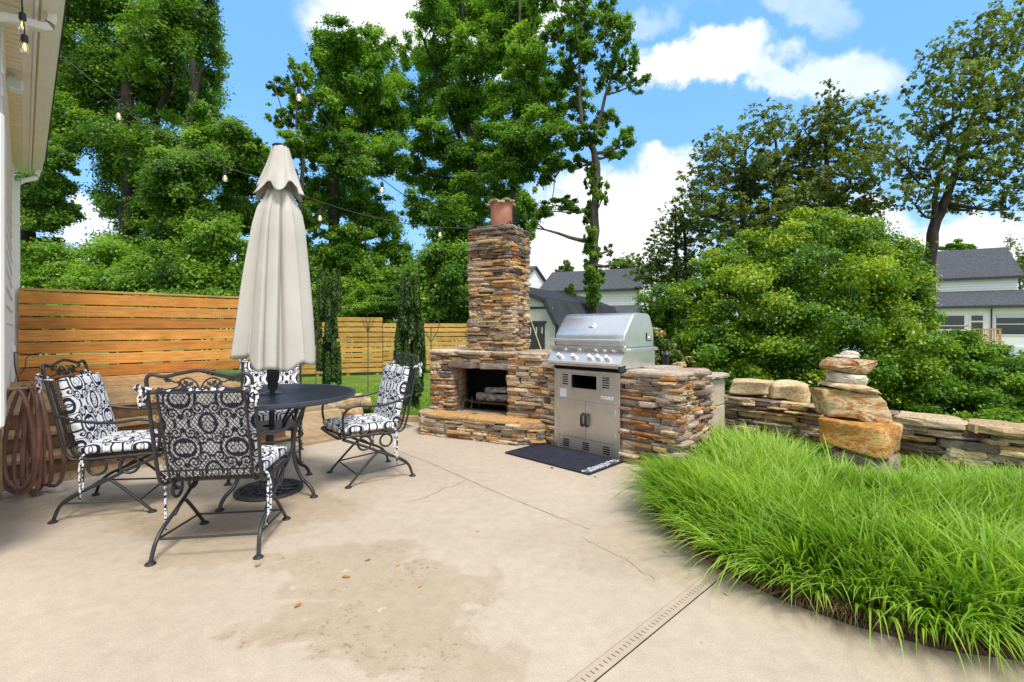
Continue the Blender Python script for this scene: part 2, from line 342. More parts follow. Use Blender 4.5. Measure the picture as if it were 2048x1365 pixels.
def patio_fn(t, p, m):
    co = t.n('ShaderNodeNewGeometry').outputs['Position']
    n1 = t.noise(co, .8, 6, .6); n2 = t.noise(co, 14, 6, .65); n3 = t.noise(co, 90, 3); n4 = t.noise(co, 3.4, 6, .62, .5); n5 = t.noise(co, 34, 4, .75)
    c = t.ramp(n1.outputs[0], [(.3, (.43, .352, .268)), (.55, (.47, .390, .300)), (.75, (.51, .428, .335))])
    c = t.mix(1.0, c, t.ramp(n2.outputs[0], [(.3, .90), (.7, 1.07)]), 'MULTIPLY')
    wob = t.vmath('MULTIPLY', t.vmath('SUBTRACT', n4.outputs['Color'], (.5, .5, .5)), (.75, .75, 0)); q = t.vmath('ADD', co, wob)
    wet = None
    for (px, py, r1, r2, st) in [(690, 1120, .34, .24, .75), (840, 1190, .42, .22, .8), (620, 1270, .30, .16, .8), (800, 1290, .33, .16, .85), (900, 1320, .25, .14, .7), (430, 1040, .62, .34, .95), (570, 1020, .5, .35, .8), (300, 1010, .4, .25, .7), (420, 1110, .3, .18, .6), (1290, 1110, .42, .3, .45), (1150, 1080, .4, .2, .3), (60, 1010, .5, .3, .6), (620, 1180, .25, .12, .6)]:
        g = gnd(px, py); c0 = (float(g[0]), float(g[1]), 0)
        ln = t.vmath('LENGTH', t.vmath('MULTIPLY', t.vmath('SUBTRACT', q, c0), (1/r1, 1/r2, 0)))
        k = t.math('MULTIPLY', t.smooth(ln, 1.16, .84), st); wet = k if wet is None else t.math('MAXIMUM', wet, k)
    c = t.mix(wet, c, t.mix(1.0, c, (.86, .825, .755, 1), 'MULTIPLY'))
    c = t.mix(t.math('MULTIPLY', t.smooth(n4.outputs[0], .57, .70), t.math('MULTIPLY', wet, .35)), c, (.20, .15, .09, 1))
    sp = t.math('MULTIPLY', t.smooth(n5.outputs[0], .555, .63), t.math('MULTIPLY', wet, t.smooth(n4.outputs[0], .46, .6)))
    c = t.mix(t.math('MULTIPLY', sp, .75), c, (.11, .085, .05, 1))
    pale = t.math('MULTIPLY', t.smooth(t.noise(co, 6.5, 4, .6).outputs[0], .66, .70), t.math('MULTIPLY', wet, .6))
    c = t.mix(pale, c, (.62, .54, .44, 1))
    ag = t.noise(co, 170, 3, .85).outputs[0]; c = t.mix(1.0, c, t.ramp(ag, [(.30, .72), (.5, 1.0), (.70, 1.16)]), 'MULTIPLY'); pit = t.smooth(t.noise(co, 130, 2, .5).outputs[0], .70, .74); c = t.mix(t.math('MULTIPLY', pit, .35), c, (.22, .17, .12, 1))
    fl = t.smooth(t.noise(co, 55, 2, .5).outputs[0], .74, .77); c = t.mix(t.math('MULTIPLY', fl, .5), c, (.13, .10, .07, 1))
    L(t, c, p.inputs['Base Color']); L(t, t.math('SUBTRACT', .78, t.math('MULTIPLY', wet, .22)), p.inputs['Roughness'])
    bump(t, p, t.math('ADD', n3.outputs[0], t.math('MULTIPLY', n2.outputs[0], .5)), .18, .004)
M['patio'] = mat('beige_concrete', (.5, .4, .3), .75, spec=.3, fn=patio_fn)
def flat(poly): return [(float(q[0]), float(q[1])) for q in poly]
patio_poly = flat([uv(-5.12, -.6), uv(-5.12, 2.0), uv(-4.97, 2.0), uv(-4.9, 3.32), uv(-5.3, 3.34), uv(-5.3, 5.6), uv(1.5, 5.6), uv(3.2, 3.0), uv(4.4, -2.0), uv(2.0, -6), uv(-4.0, -6)])
tag(MB().prism(patio_poly, -.14, 0).build('patio', M['patio']), kind='structure')
# control joints and hairline cracks, thin dark ribbons on the slab
M['crack'] = mat('dark_joint', (.25, .19, .135), .9, spec=.1)
def ribbon(mb, pts, wid, z=.003):
    P = [np.array((p[0], p[1], 0.0)) for p in pts]; Lf, Rt = [], []
    for i, p in enumerate(P):
        d = P[min(i+1, len(P)-1)] - P[max(i-1, 0)]; nn = np.array((-d[1], d[0], 0)) / (np.linalg.norm(d) + 1e-9)
        ww = wid * (.6 + .8 * random.random()); Lf.append(p + nn*ww/2 + (0, 0, z)); Rt.append(p - nn*ww/2 + (0, 0, z))
    n = len(P); mb.add(Lf + Rt, [(i, i+1, n+i+1, n+i) for i in range(n-1)])
def wander(pts, k=14, amp=.006):
    out = []
    for a, b in zip(pts[:-1], pts[1:]):
        for t in np.linspace(0, 1, k, endpoint=False): out.append(a + (b - a) * t + np.append(RNG.normal(0, amp, 2), 0))
    return out + [pts[-1]]
mb = MB()
ribbon(mb, wander([gnd(738, 880), gnd(862, 927), gnd(1010, 993), gnd(1180, 1060)], 12, .003), .004)
ribbon(mb, wander([gnd(1160, 1075), gnd(1248, 1118), gnd(1310, 1160)], 8, .006), .0022)
ribbon(mb, wander([gnd(935, 960), gnd(905, 973), gnd(850, 995), gnd(810, 1006)], 9, .010), .003)
ribbon(mb, wander([gnd(590, 1020), gnd(430, 1075), gnd(380, 1090)], 9, .008), .002)
tag(mb.build('patio_joint_lines', M['crack']), kind='structure')
# ------------------------------------------------------------------ leaf clouds
def leaf_quads(C, Nrm, Len, Wid, up=None):
    n = len(C); Nrm = Nrm / (np.linalg.norm(Nrm, axis=1, keepdims=True) + 1e-9)
    T = RNG.normal(size=(n, 3)) if up is None else up + RNG.normal(0, .25, (n, 3))
    T -= Nrm * (T * Nrm).sum(1, keepdims=True); T /= (np.linalg.norm(T, axis=1, keepdims=True) + 1e-9); B = np.cross(Nrm, T)
    Lh = (Len / 2)[:, None]; Wh = (Wid / 2)[:, None]
    V = np.stack([C - T*Lh, C + B*Wh - T*Lh*.15 + Nrm*Wh*.35, C + T*Lh - Nrm*Lh*.2, C - B*Wh - T*Lh*.15 + Nrm*Wh*.35], 1).reshape(-1, 3)
    return V, np.arange(n * 4).reshape(n, 4)
def clump_leaves(clumps, n_total, leaf, flat_=.7, sub=1.0, spread=.34, aspect=.62):
    """clumps: (centre, radii(3), density). Leaves gather in smaller sprays inside each clump."""
    wgt = np.array([r[0] * r[2] * d for c, r, d in clumps]); wgt = wgt / wgt.sum(); Cs, Ts, Ns = [], [], []
    for (c, r, d), wq in zip(clumps, wgt):
        n = int(n_total * wq)
        if n < 8: continue
        k = max(5, int(sub * 9 * (r[0] * r[2]) ** .5 / leaf ** .5 / 2.2))
        D = RNG.normal(size=(k, 3)); D /= np.linalg.norm(D, axis=1, keepdims=True); S = D * (RNG.random(k) ** .45)[:, None]
        rad = (.55 + .9 * RNG.random(k)) * spread * k ** -.18
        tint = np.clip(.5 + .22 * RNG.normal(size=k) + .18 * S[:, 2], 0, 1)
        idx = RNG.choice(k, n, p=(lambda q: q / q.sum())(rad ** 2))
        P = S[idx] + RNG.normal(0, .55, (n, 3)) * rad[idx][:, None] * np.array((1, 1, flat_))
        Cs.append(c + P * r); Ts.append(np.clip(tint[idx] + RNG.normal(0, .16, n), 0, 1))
        Ns.append(P * .8 + RNG.normal(0, .75, (n, 3)) + np.array((0, -.1, .75)))
    C = np.concatenate(Cs); T = np.concatenate(Ts); Nn = np.concatenate(Ns); ln = leaf * (.6 + .8 * RNG.random(len(C)))
    V, Q = leaf_quads(C, Nn, ln, ln * aspect); return V, Q, np.repeat(T, 4)
def px_clumps(lst, Y, dy=.8):
    out = []
    for q in lst:
        px, py, rx, ry = q[:4]; d = q[4] if len(q) > 4 else 1.0; y = Y + (q[5] if len(q) > 5 else RNG.normal(0, dy))
        k = y / F; r = np.array((rx * k, (rx + ry) * .5 * k * .9, ry * k)); out.append((at(px, py, y), r, d))
    return out
def limb(mb, a, b, r0, r1, sag=.12, n=6, wob=.05):
    a = np.array(a); b = np.array(b); L_ = np.linalg.norm(b - a); P = []
    ph = RNG.normal(0, 1, (2, 3))
    for t in np.linspace(0, 1, n):
        p = a + (b - a) * t; p = p + np.array((0, 0, -sag * L_ * math.sin(math.pi * t))) * .6 + ph[0] * wob * L_ * math.sin(math.pi * t) * .5 + ph[1] * wob * L_ * math.sin(2*math.pi*t) * .3; P.append(p)
    mb.tube(P, [r0 + (r1 - r0) * t for t in np.linspace(0, 1, n)], 6); return P
def tree(name, label, cat, Y, trunks, clumps, n, leaf, mt, bark='bark', group=None, dy=1.0, twigs=3, sub=1.0, spread=.34, flat_=.7):
    """trunks: list of [(px, py, radius m), ...] from the ground up; clumps in photo pixels at distance Y"""
    base = at(trunks[0][0][0], HY, Y); base[2] = terrain(base[0], base[1]) - .05
    airy = mt == 'leaf_sparse'; n = int(n * (1.55 if airy else 4.6)); leaf *= .66 if airy else .48; spread *= .90 if airy else 1.28; flat_ = .85; sub *= 4.0 if airy else 2.2
    if airy: clumps = [(q[0], q[1], q[2]*1.25, q[3]*1.75) + tuple(q[4:]) for q in clumps]
    root = thing(name, label, cat, base, 0, group); tb = MB(); nodes = []
    for tr in trunks:
        P = [at(x, y, Y) for x, y, r in tr]; rr = [r for x, y, r in tr]
        P[0][2] = base[2] if tr[0][1] > 560 else P[0][2]
        C = bez(P, 5 * len(P)); rr = np.interp(np.linspace(0, 1, len(C)), np.linspace(0, 1, len(rr)), rr)
        C = [c + np.append(RNG.normal(0, .02, 2), 0) - base for c in C]; tb.tube(C, list(rr), 8); nodes += [(c, r) for c, r in zip(C, rr)]
    cl = px_clumps(clumps, Y, dy); cl = [(c - base, r, d) for c, r, d in cl]
    for c, r, d in cl:
        tgt = c - np.array((0, 0, r[2] * .2)); best = min(nodes, key=lambda q: np.linalg.norm((q[0] - tgt) * (1, 1, .8)) + (2.5 if q[0][2] > tgt[2] else 0))
        P = limb(tb, best[0], tgt, min(best[1] * .6, .11), .022)
        for _ in range(twigs):
            D = RNG.normal(size=3); D /= np.linalg.norm(D); D[2] = abs(D[2]) * .6; limb(tb, P[-2], c + D * r * .95, .024, .008, -.05, 4)
    tb.build('trunk', M[bark], root, smooth=True)
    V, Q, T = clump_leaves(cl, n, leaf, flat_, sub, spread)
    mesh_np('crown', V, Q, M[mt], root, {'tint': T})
    return root
exec_order = None
# ------------------------------------------------------------------ stone laying
PAL = [(.46,.27,.12), (.52,.35,.17), (.60,.46,.28), (.46,.18,.045), (.36,.15,.05), (.25,.20,.16), (.21,.18,.16), (.19,.12,.095), (.15,.09,.075), (.09,.07,.06), (.44,.36,.27), (.32,.23,.14), (.48,.29,.11)]
PALW = np.array([9, 10, 9, 4, 3, 7, 6, 5, 3, 4, 9, 9, 5], float); PALW /= PALW.sum()
def pick(pal=PAL, w_=None, j=.14):
    c = np.array(pal[RNG.choice(len(pal), p=w_ if w_ is not None else (PALW if pal is PAL else None))]); return np.clip(c * (1 + RNG.normal(0, j)), 0.01, 1)
def slab(mb, c, ex, ey, hx, hy, hz, rough=.10, tilt=0.0, n=16, sq=7.0):
    """one irregular flat stone: superellipse outline with jitter, chamfered rings"""
    c = np.array(c, float); ex = np.array(ex, float); ey = np.array(ey, float); ez = np.array((0, 0, 1.0)); ez = ez + ex * tilt
    th = np.linspace(0, 2*math.pi, n, endpoint=False) + RNG.normal(0, .10, n); cs, sn = np.cos(th), np.sin(th)
    rad = (np.abs(cs)**sq + np.abs(sn)**sq) ** (-1/sq) * (1 + RNG.normal(0, rough, n) * .6)
    rings = []
    for z, k in ((-1, .93), (-.72, .995), (.1 + RNG.normal(0, .15), 1.015), (.74, .99), (1, .94)):
        jr = rad * k * (1 + RNG.normal(0, rough * .25, n)); jz = z + RNG.normal(0, .09, n)
        rings.append([c + ex*hx*a*r_ + ey*hy*b*r_ + ez*hz*q for a, b, r_, q in zip(cs, sn, jr, jz)])
    mb.loft(rings)
def ledge_face(mb, p0, p1, z0, z1, depth=.13, hmin=.016, hmax=.044, lmin=.10, lmax=.40, jut=.017, pal=PAL, pw=None, ends=(.0, .0), rough=.065):
    """courses of ledge stone on the vertical face p0 -> p1 (outside is to the right of that direction when seen from above)"""
    p0 = np.array((p0[0], p0[1], 0.0)); p1 = np.array((p1[0], p1[1], 0.0)); d = p1 - p0; Ln = np.linalg.norm(d); d /= Ln; out = np.array((d[1], -d[0], 0))
    z = z0
    while z < z1 - .008:
        h = min(hmin + (hmax - hmin) * RNG.random() ** 1.4, z1 - z)
        if z1 - z - h < .014: h = z1 - z
        s = -ends[0] * RNG.random() - .015
        while s < Ln + ends[1] * .5:
            l = lmin + (lmax - lmin) * RNG.random() ** 1.5 * min(1.0, .55 + h / hmax)
            if Ln + ends[1] - s - l < lmin * .6: l = Ln + ends[1] * RNG.random() + .01 - s
            if l < .03: break
            parts = [(0, h)] if h < .036 or RNG.random() < .55 else [(0, h * .5), (h * .5, h * .5)]
            for zo, hh in parts:
                mb.col = pick(pal, pw); o = RNG.normal(0, jut)
                slab(mb, p0 + d*(s + l/2) + out*(o - depth/2 + .012) + np.array((0, 0, z + zo + hh/2 + RNG.normal(0, .002))), d, out, l/2 + .003, depth/2, hh/2 * (1.0 + .12*RNG.random()), rough, RNG.normal(0, .018))
            s += l
        z += h
def capstones(mb, poly_pts, z, th=.035, over=.03, pal=PAL, pw=None, w_=.3):
    """flat stones laid side by side along a line of points, each about w_ deep"""
    for (a, b, dep) in poly_pts:
        a = np.array((a[0], a[1], 0.0)); b = np.array((b[0], b[1], 0.0)); d = b - a; Ln = np.linalg.norm(d); d /= Ln; out = np.array((d[1], -d[0], 0)); s = 0
        while s < Ln - .02:
            l = min(.24 + .34 * RNG.random(), Ln - s); l = Ln - s if Ln - s - l < .14 else l
            mb.col = pick(pal, pw); slab(mb, a + d*(s + l/2) + out*(over - dep/2) + np.array((0, 0, z + RNG.normal(0, .003))), d, out, l/2 + .004, dep/2, th/2, .05, RNG.normal(0, .008), 14, 5)
            s += l
# ------------------------------------------------------------------ house on the left
hs = thing('white_house', 'cream and white house wall with ribbed soffit beside the wooden steps', 'house', uv(-9.37, -.12), GRID)
# local axes: x along u (towards the viewer), y along v
mb = MB(); mb.box((0, -2.0, 0), (4.3, 0, 3.6)); mb.box((4.301, -2.0, 0), (5.9, -.06, 3.6))
wl = mb.build('wall', M['siding'], hs)
mb = MB()
for k in range(17):
    z = .74 + k * .165; mb.xprism([(0.002, z), (.020, z), (.006, z + .165), (0.002, z + .165)], .10, 4.28)
mb.build('cladding', M['siding'], wl)
mb = MB(); mb.bbox((-.03, .002, .42), (.10, .035, 3.42)); mb.build('corner_board', M['white_paint'], hs)
# soffit at z 3.43 overhanging to y .40, ribbed across
mb = MB(); x = -.38
while x < 6.0:
    mb.box((x, -.02, 3.430), (x + .072, .17, 3.445)); mb.box((x + .072, -.02, 3.437), (x + .09, .17, 3.445)); x += .09
mb.build('soffit', M['cream'], hs)
mb = MB(); mb.bbox((-.40, .11, 3.424), (6.0, .172, 3.447), .003); mb.bbox((-.40, .173, 3.405), (6.0, .195, 3.63), .003); mb.bbox((-.402, -2, 3.405), (-.38, .17, 3.63), .003)
mb.build('fascia', M['cream_light'], hs)
gp = [(.386, 3.46), (.400, 3.435), (.47, 3.43), (.505, 3.47), (.512, 3.60), (.527, 3.61), (.52, 3.615), (.503, 3.612), (.497, 3.49), (.465, 3.445), (.405, 3.45), (.392, 3.47), (.391, 3.61), (.386, 3.61)]
mb = MB(); mb.xprism([(y - .19, z) for y, z in gp], -.42, 6.02); mb.build('gutter', M['cream_light'], hs)
mb = MB(); mb.loft([[(-.44, .35, 3.632), (6.05, .35, 3.632), (6.05, -2, 4.2), (-.44, -2, 4.2)], [(-.44, .35, 3.66), (6.05, .35, 3.66), (6.05, -2, 4.23), (-.44, -2, 4.23)]]); mb.build('roof', M['shingle'], hs)
# closed end of the white wall above the steps, nearer the viewer
mb = MB(); mb.bbox((5.55, -.6, .70), (5.98, .055, 2.25), .02); mb.build('wall_return', M['white_paint'], hs)
def downspout(label, pts, w_=.072, dpt=.055):
    o = thing('downspout', label, 'downspout', uv(-9.37, -.12), GRID, 'downspouts on the house'); mb = MB()
    C = bez(pts, 26); rings = []
    for i, p in enumerate(C):
        t = C[min(i+1, len(C)-1)] - C[max(i-1, 0)]; t /= np.linalg.norm(t); sx_ = np.cross(t, (0, .25, 1.0) if abs(t[2]) < .8 else (0, 1.0, 0)); sx_ /= np.linalg.norm(sx_); sy = np.cross(t, sx_)
        k = 1.0 + (.06 if i % 2 else 0) * (1 if abs(t[2]) < .93 else 0)
        rings.append([p + (sx_*a*w_ + sy*b*dpt) * .5 * k for a, b in ((-1,-.8),(-.8,-1),(.8,-1),(1,-.8),(1,.8),(.8,1),(-.8,1),(-1,.8))])
    mb.loft(rings); mb.build('pipe', M['cream_light'], o, smooth=40)
    mb = MB()
    for z in (2.6, 1.2): mb = MB(); mb.bbox((pts[-1][0] - .05, pts[-1][1] - .04, z), (pts[-1][0] + .05, pts[-1][1] + .035, z + .03), .003); mb.build('bracket', M['cream_light'], o)
    return o
downspout('cream downspout with elbow running down the far house corner above the fence', [(-.22, .26, 3.44), (-.22, .26, 3.37), (-.20, .22, 3.30), (-.16, .13, 3.25), (-.12, .075, 3.20), (-.10, .062, 3.10), (-.10, .062, 2.2), (-.10, .062, .5)])
downspout('cream downspout elbow crossing under the soffit beside the hanging bulbs', [(4.62, .26, 3.44), (4.62, .26, 3.38), (4.63, .22, 3.32), (4.66, .10, 3.30), (4.70, -.01, 3.25), (4.70, -.022, 3.12), (4.70, -.022, 2.0), (4.70, -.022, .7)])
fl = thing('flood_light', 'small white square security light under the ribbed soffit', 'light', uv(-9.37, -.12), GRID)
mb = MB(); mb.lathe([(.062, 3.418), (.062, 3.429), (.0, 3.429)], 24, (3.3, .07, 0)); mb.lathe([(.016, 3.35), (.016, 3.42)], 10, (3.3, .07, 0)); mb.build('mount', M['cream_light'], fl, smooth=40)
mb = MB(); mb.bbox((3.245, .02, 3.27), (3.365, .12, 3.37), .012); mb.build('lamp_head', M['white_paint'], fl)
mb = MB(); mb.bbox((3.3655, .035, 3.283), (3.370, .105, 3.357), .002); mb.build('lens', M['paper'], fl)
# ------------------------------------------------------------------ deck, steps, walkway
WOODC = [(.60,.26,.055), (.56,.235,.045), (.64,.30,.07), (.58,.27,.065), (.54,.22,.045)]
DECKC = [(.41,.255,.12), (.37,.23,.105), (.44,.28,.14), (.39,.24,.105)]
def boards_y(mb, x0, x1, y0, y1, z0, z1, wid, gap, pal, along='y', j=.09):
    """planks side by side; along = the axis they run along"""
    a, b = (x0, x1) if along == 'y' else (y0, y1); s = a
    while s < b - .02:
        e = min(s + wid, b); mb.col = pick(pal, None, j)
        if along == 'y': mb.bbox((s, y0, z0), (e - gap, y1, z1), .004)
        else: mb.bbox((x0, s, z0), (x1, e - gap, z1), .004)
        s += wid
dk = thing('wooden_deck', 'raised brown wooden deck with three long steps below the slatted fence', 'deck', uv(-5.4, -.35), GRID)
DL = 2.35                                             # length along v
HZ = .157
for i in range(3):
    xr = -i * .285; z1 = HZ * (i + 1)
    mb = MB(); mb.col = (.20, .115, .055); mb.bbox((xr - .05, 0, z1 - HZ + (.001 if i else .0)), (xr - .025, DL, z1 - .036), .003); mb.build('riser', M['wood'], dk)
    mb = MB()
    if i < 2: boards_y(mb, xr - .31, xr + .012, 0, DL + .01, z1 - .035, z1, .161, .006, DECKC)
    else: boards_y(mb, xr - 3.62, xr + .012, 0, DL + .01, z1 - .035, z1, .145, .006, DECKC)
    mb.build('tread' if i < 2 else 'deck_boards', M['wood'], dk)
mb = MB(); mb.col = (.20, .13, .08)
for i in range(3): mb.bbox((-i*.285 - (.33 if i < 2 else 3.6), DL - .045, HZ*i + .001), (-i*.285 - .052, DL - .005, HZ*(i+1) - .037), .003)
mb.build('stringer', M['wood'], dk)
wk = thing('wooden_walkway', 'low boarded wooden walkway at patio level between table and lawn', 'walkway', uv(-4.95, 2.02), GRID)
mb = MB(); boards_y(mb, -3.1, -.0, 0.0, 1.24, -.03, .008, .14, .007, [(.40,.28,.15), (.36,.245,.13), (.43,.30,.165)]); mb.build('boards', M['wood'], wk)
mb = MB(); mb.col = (.30, .21, .12); mb.bbox((-.50, -2.42, -.03), (-.166, -.004, .006), .003); mb.bbox((.004, -.1, -.03), (.06, 1.3, .006), .003); mb.build('edge_board', M['wood'], wk)
tm = thing('timber_edging', 'low square timber kerb holding grass behind the right chair', 'timber', uv(-5.33, 3.30), R(-4))
mb = MB(); mb.col = (.42, .29, .15); mb.bbox((-.05, 0, -.03), (.62, .085, .075), .008); mb.build('beam', M['wood'], tm)
tm2 = thing('timber_edging', 'short timber board lying by loose rocks on the walkway', 'timber', gnd(712, 834, .008), R(-40))
mb = MB(); mb.col = (.43, .27, .12); mb.bbox((-.28, -.05, 0), (.30, .05, .05), .006); mb.build('beam', M['wood'], tm2)
# ------------------------------------------------------------------ fences
fn = thing('slatted_fence', 'honey coloured horizontal board fence standing on the raised deck', 'fence', uv(-9.30, -.05, .47), GRID + R(90))
mb = MB()
for k in range(7):                                    # local x runs along v
    z = .012 + k * .1745; mb.col = pick(WOODC, None, .07)
    br = 1.62 + .02 * (k % 2)
    mb.bbox((.0, -.018, z), (3.36, .018, z + .156), .004)
mb.build('board_panel', M['wood'], fn)
for x in (.02, .95, 1.62, 1.98, 2.62, 3.25):
    mb = MB(); mb.col = (.36, .19, .07); mb.bbox((x, .020, -.02), (x + .085, .10, 1.21), .004); mb.build('post', M['wood'], fn)
mb = MB(); mb.col = (.50, .27, .09); mb.bbox((-.0, -.03, 1.2335), (3.36, .10, 1.265), .004); mb.build('top_rail', M['wood'], fn)
def far_fence(label, A, B, zt0, zt1, zb, pitch=.165, posts=4):
    d = B - A; Ln = float(np.hypot(d[0], d[1])); o = thing('slatted_fence', label, 'fence', (A[0], A[1], zb), math.atan2(d[1], d[0]), 'far fences round the lawn'); mb = MB(); z = zt0 - zb - pitch * .82
    while z > .02: mb.col = pick([(.52,.30,.075), (.56,.33,.095), (.47,.27,.065)], None, .08); mb.bbox((0, -.018, z), (Ln, .018, z + pitch * .80), .004); z -= pitch
    mb.build('board_panel', M['wood'], o)
    for k in range(posts):
        x = .1 + (Ln - .3) * k / (posts - 1); mb = MB(); mb.col = (.46, .31, .13); mb.bbox((x, .02, -.1), (x + .10, .12, zt0 - zb - .02), .004); mb.build('post', M['wood'], o)
    return o
A1 = at(560, 655, 14.6); B1 = at(765, 655, 15.6); far_fence('taller pale slatted fence behind the umbrella and left yew', A1, B1, 1.52, 1.5, -.33, .163, 4)
A2 = at(766, 655, 15.65); B2 = at(1010, 655, 17.0); far_fence('lower pale slatted fence behind the right yew and fireplace', A2, B2, 1.33, 1.3, -.36, .155, 5)
# ------------------------------------------------------------------ fireplace
FA = np.array((-.93, 5.62, 0)); fp = thing('stone_fireplace', 'tall stacked ledge stone outdoor fireplace with chimney and raised hearth', 'fireplace', FA, math.atan2(-.446, .895))
# local: x along the front (0 .. 1.45), y back, z up; outside of a face is at the right of its direction
O0, O1, OH, HT = .275, 1.0, .745, .235
mb = MB(); mb.box((.05, .03, 0), (O0 - .03, .72, .90)); mb.box((O1 + .03, .03, 0), (1.40, .72, .90)); mb.box((O0 - .03, .03, OH + .05), (O1 + .03, .72, .90)); mb.box((O0 - .03, .56, 0), (O1 + .03, .72, OH + .05)); mb.box((.485, .125, .90), (.965, .47, 2.29)); mb.box((-.03, -.19, 0), (1.17, .0, HT - .03))
mb.build('core', M['mortar'], fp)
mb = MB()
ledge_face(mb, (0, .72), (0, 0), HT, .90, ends=(.0, .03)); ledge_face(mb, (0, 0), (O0, 0), HT, OH + .06, ends=(.03, .01), lmax=.22); ledge_face(mb, (O1, 0), (1.46, 0), HT, .90, ends=(.01, .02)); ledge_face(mb, (O0 - .02, 0), (O1 + .03, 0), OH + .06, .90)
ledge_face(mb, (0, 0), (O0, 0), OH + .06, .90, ends=(.03, 0)); ledge_face(mb, (1.45, 0), (1.45, .72), .0, .90)
mb.build('stonework', M['stone'], fp)
mb = MB()
for a, b in ((O0 - .06, .60), (.60, O1 + .04)): mb.col = (.19, .13, .115) if a < .3 else (.24, .20, .18); slab(mb, ((a+b)/2, .055, OH + .03), (1, 0, 0), (0, -1, 0), (b-a)/2 + .004, .10, .033, .05, 0, 14, 6)
mb.build('lintel', M['stone'], fp)
mb = MB(); capstones(mb, [((-.04, -.02), (.78, -.02), .40), ((.78, -.02), (1.50, -.02), .40), ((-.04, .36), (.70, .36), .36), ((.95, .36), (1.5, .36), .36)], .915, .038, .03, [(.46,.38,.28), (.42,.33,.23), (.38,.27,.17), (.50,.42,.33)])
mb.build('mantel', M['stone'], fp)
mb = MB(); hp = [(-.08, .22), (-.08, -.10), (.03, -.235), (1.20, -.235), (1.44, -.10)]
for a, b in zip(hp[:-1], hp[1:]): ledge_face(mb, a, b, 0, HT - .03, ends=(.03, .03), lmax=.40, hmax=.05, depth=.15)
capstones(mb, [((.02, -.235), (1.20, -.235), .27), ((-.09, -.11), (.03, -.235), .16), ((-.09, .22), (-.09, -.12), .22), ((1.16, -.225), (1.42, -.09), .2)], HT - .012, .040, .025, [(.46,.30,.14), (.50,.37,.22), (.44,.26,.10), (.42,.33,.24)])
mb.build('hearth', M['stone'], fp)
mb = MB(); mb.box((O0 - .04, .03, HT - .05), (O1 + .04, .56, HT + .002)); mb.box((O0 - .02, .06, HT), (O0, .54, OH + .06)); mb.box((O1, .06, HT), (O1 + .02, .54, OH + .06)); mb.box((O0 - .019, .535, HT), (O1 + .019, .552, OH + .06)); mb.box((O0 - .01, .17, OH + .03), (O1 + .01, .53, OH + .05))
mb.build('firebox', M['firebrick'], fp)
cx0, cx1, cy0, cy1 = .455, .995, .095, .50
mb = MB()
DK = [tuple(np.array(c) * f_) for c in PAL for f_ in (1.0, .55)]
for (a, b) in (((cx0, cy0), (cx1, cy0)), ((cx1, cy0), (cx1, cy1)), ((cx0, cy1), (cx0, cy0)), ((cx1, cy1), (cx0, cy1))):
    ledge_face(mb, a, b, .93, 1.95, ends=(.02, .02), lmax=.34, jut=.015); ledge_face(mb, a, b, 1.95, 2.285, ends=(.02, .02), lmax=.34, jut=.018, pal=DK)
ch = mb.build('chimney', M['stone'], fp)
mb = MB()
DRK = [(.15,.115,.10), (.19,.15,.12), (.12,.095,.085), (.24,.18,.13)]
capstones(mb, [((cx0 - .03, cy0 - .01), (cx1 + .02, cy0 - .01), .26), ((cx0 - .02, cy0 + .22), (cx1 + .02, cy0 + .22), .25)], 2.300, .035, .03, DRK); capstones(mb, [((cx0 + .06, cy0 + .03), (cx1 - .02, cy0 + .03), .36)], 2.330, .03, .02, DRK)
mb.build('cap_stone', M['stone'], ch)
mb = MB(); fc = ((cx0 + cx1)/2 + .03, (cy0 + cy1)/2, 0)
mb.lathe([(.118, 2.33), (.124, 2.35), (.126, 2.59), (.127, 2.625), (.112, 2.627), (.105, 2.4)], 32, fc, cap=False); fu = mb.build('flue', M['clay'], ch, smooth=35)
mb = MB()
for k in range(11):
    a = k * 2*math.pi/11 + RNG.normal(0, .1); mb.col = (.34, .25, .16) if k % 3 else (.45, .38, .30)
    slab(mb, (fc[0] + .115*math.cos(a), fc[1] + .115*math.sin(a), 2.634 + RNG.normal(0, .008)), (math.cos(a), math.sin(a), -.25*(k % 2)), (-math.sin(a), math.cos(a), 0), .052, .04, .012, .14)
mb.build('flue_rim', M['stone'], fu)
gr = thing('fire_grate', 'rusted iron log grate standing inside the stone firebox', 'grate', FA + np.array((0, 0, HT)), math.atan2(-.446, .895))
mb = MB()
for k in range(6): x = .44 + k * .082; mb.tube(bez([(x, .16, .155), (x, .19, .11), (x, .40, .10), (x, .44, .15)], 10), .008, 6)
for y in (.20, .38): mb.tube([(.40, y, .092), (.89, y, .092)], .009, 6)
for x in (.42, .87):
    for y in (.20, .38): mb.tube([(x, y, .09), (x + (.02 if x > .6 else -.02), y, .003)], .009, 6)
mb.build('bars', M['rust'], gr)
mb = MB(); mb.tube(bez([(.345, .1, .003), (.36, .13, .12), (.42, .20, .098)], 8), .010, 6); mb.build('leg', M['rust'], gr)
for k, (x0, y0, z0, x1, y1, z1, r_, lab) in enumerate([(.46, .24, .155, .66, .30, .165, .045, 'short pale bark log on the left of the fire grate'), (.60, .24, .15, .90, .30, .155, .042, 'grey split log lying on the right of the fire grate'), (.56, .28, .23, .86, .27, .25, .035, 'thin white ash coated log on top of the other logs')]):
    P = [np.array((x0, y0, z0)) + (np.array((x1, y1, z1)) - np.array((x0, y0, z0))) * t for t in np.linspace(0, 1, 7)]
    mb = MB(); mb.tube(P, [r_ * (1 + RNG.normal(0, .08)) for _ in P], 9); o = mb.build('log', M['ash_wood'], None, smooth=True); o.location = FA + np.array((0, 0, HT)); o.rotation_euler = (0, 0, math.atan2(-.446, .895)); tag(o, lab, 'log', 'logs in the firebox')
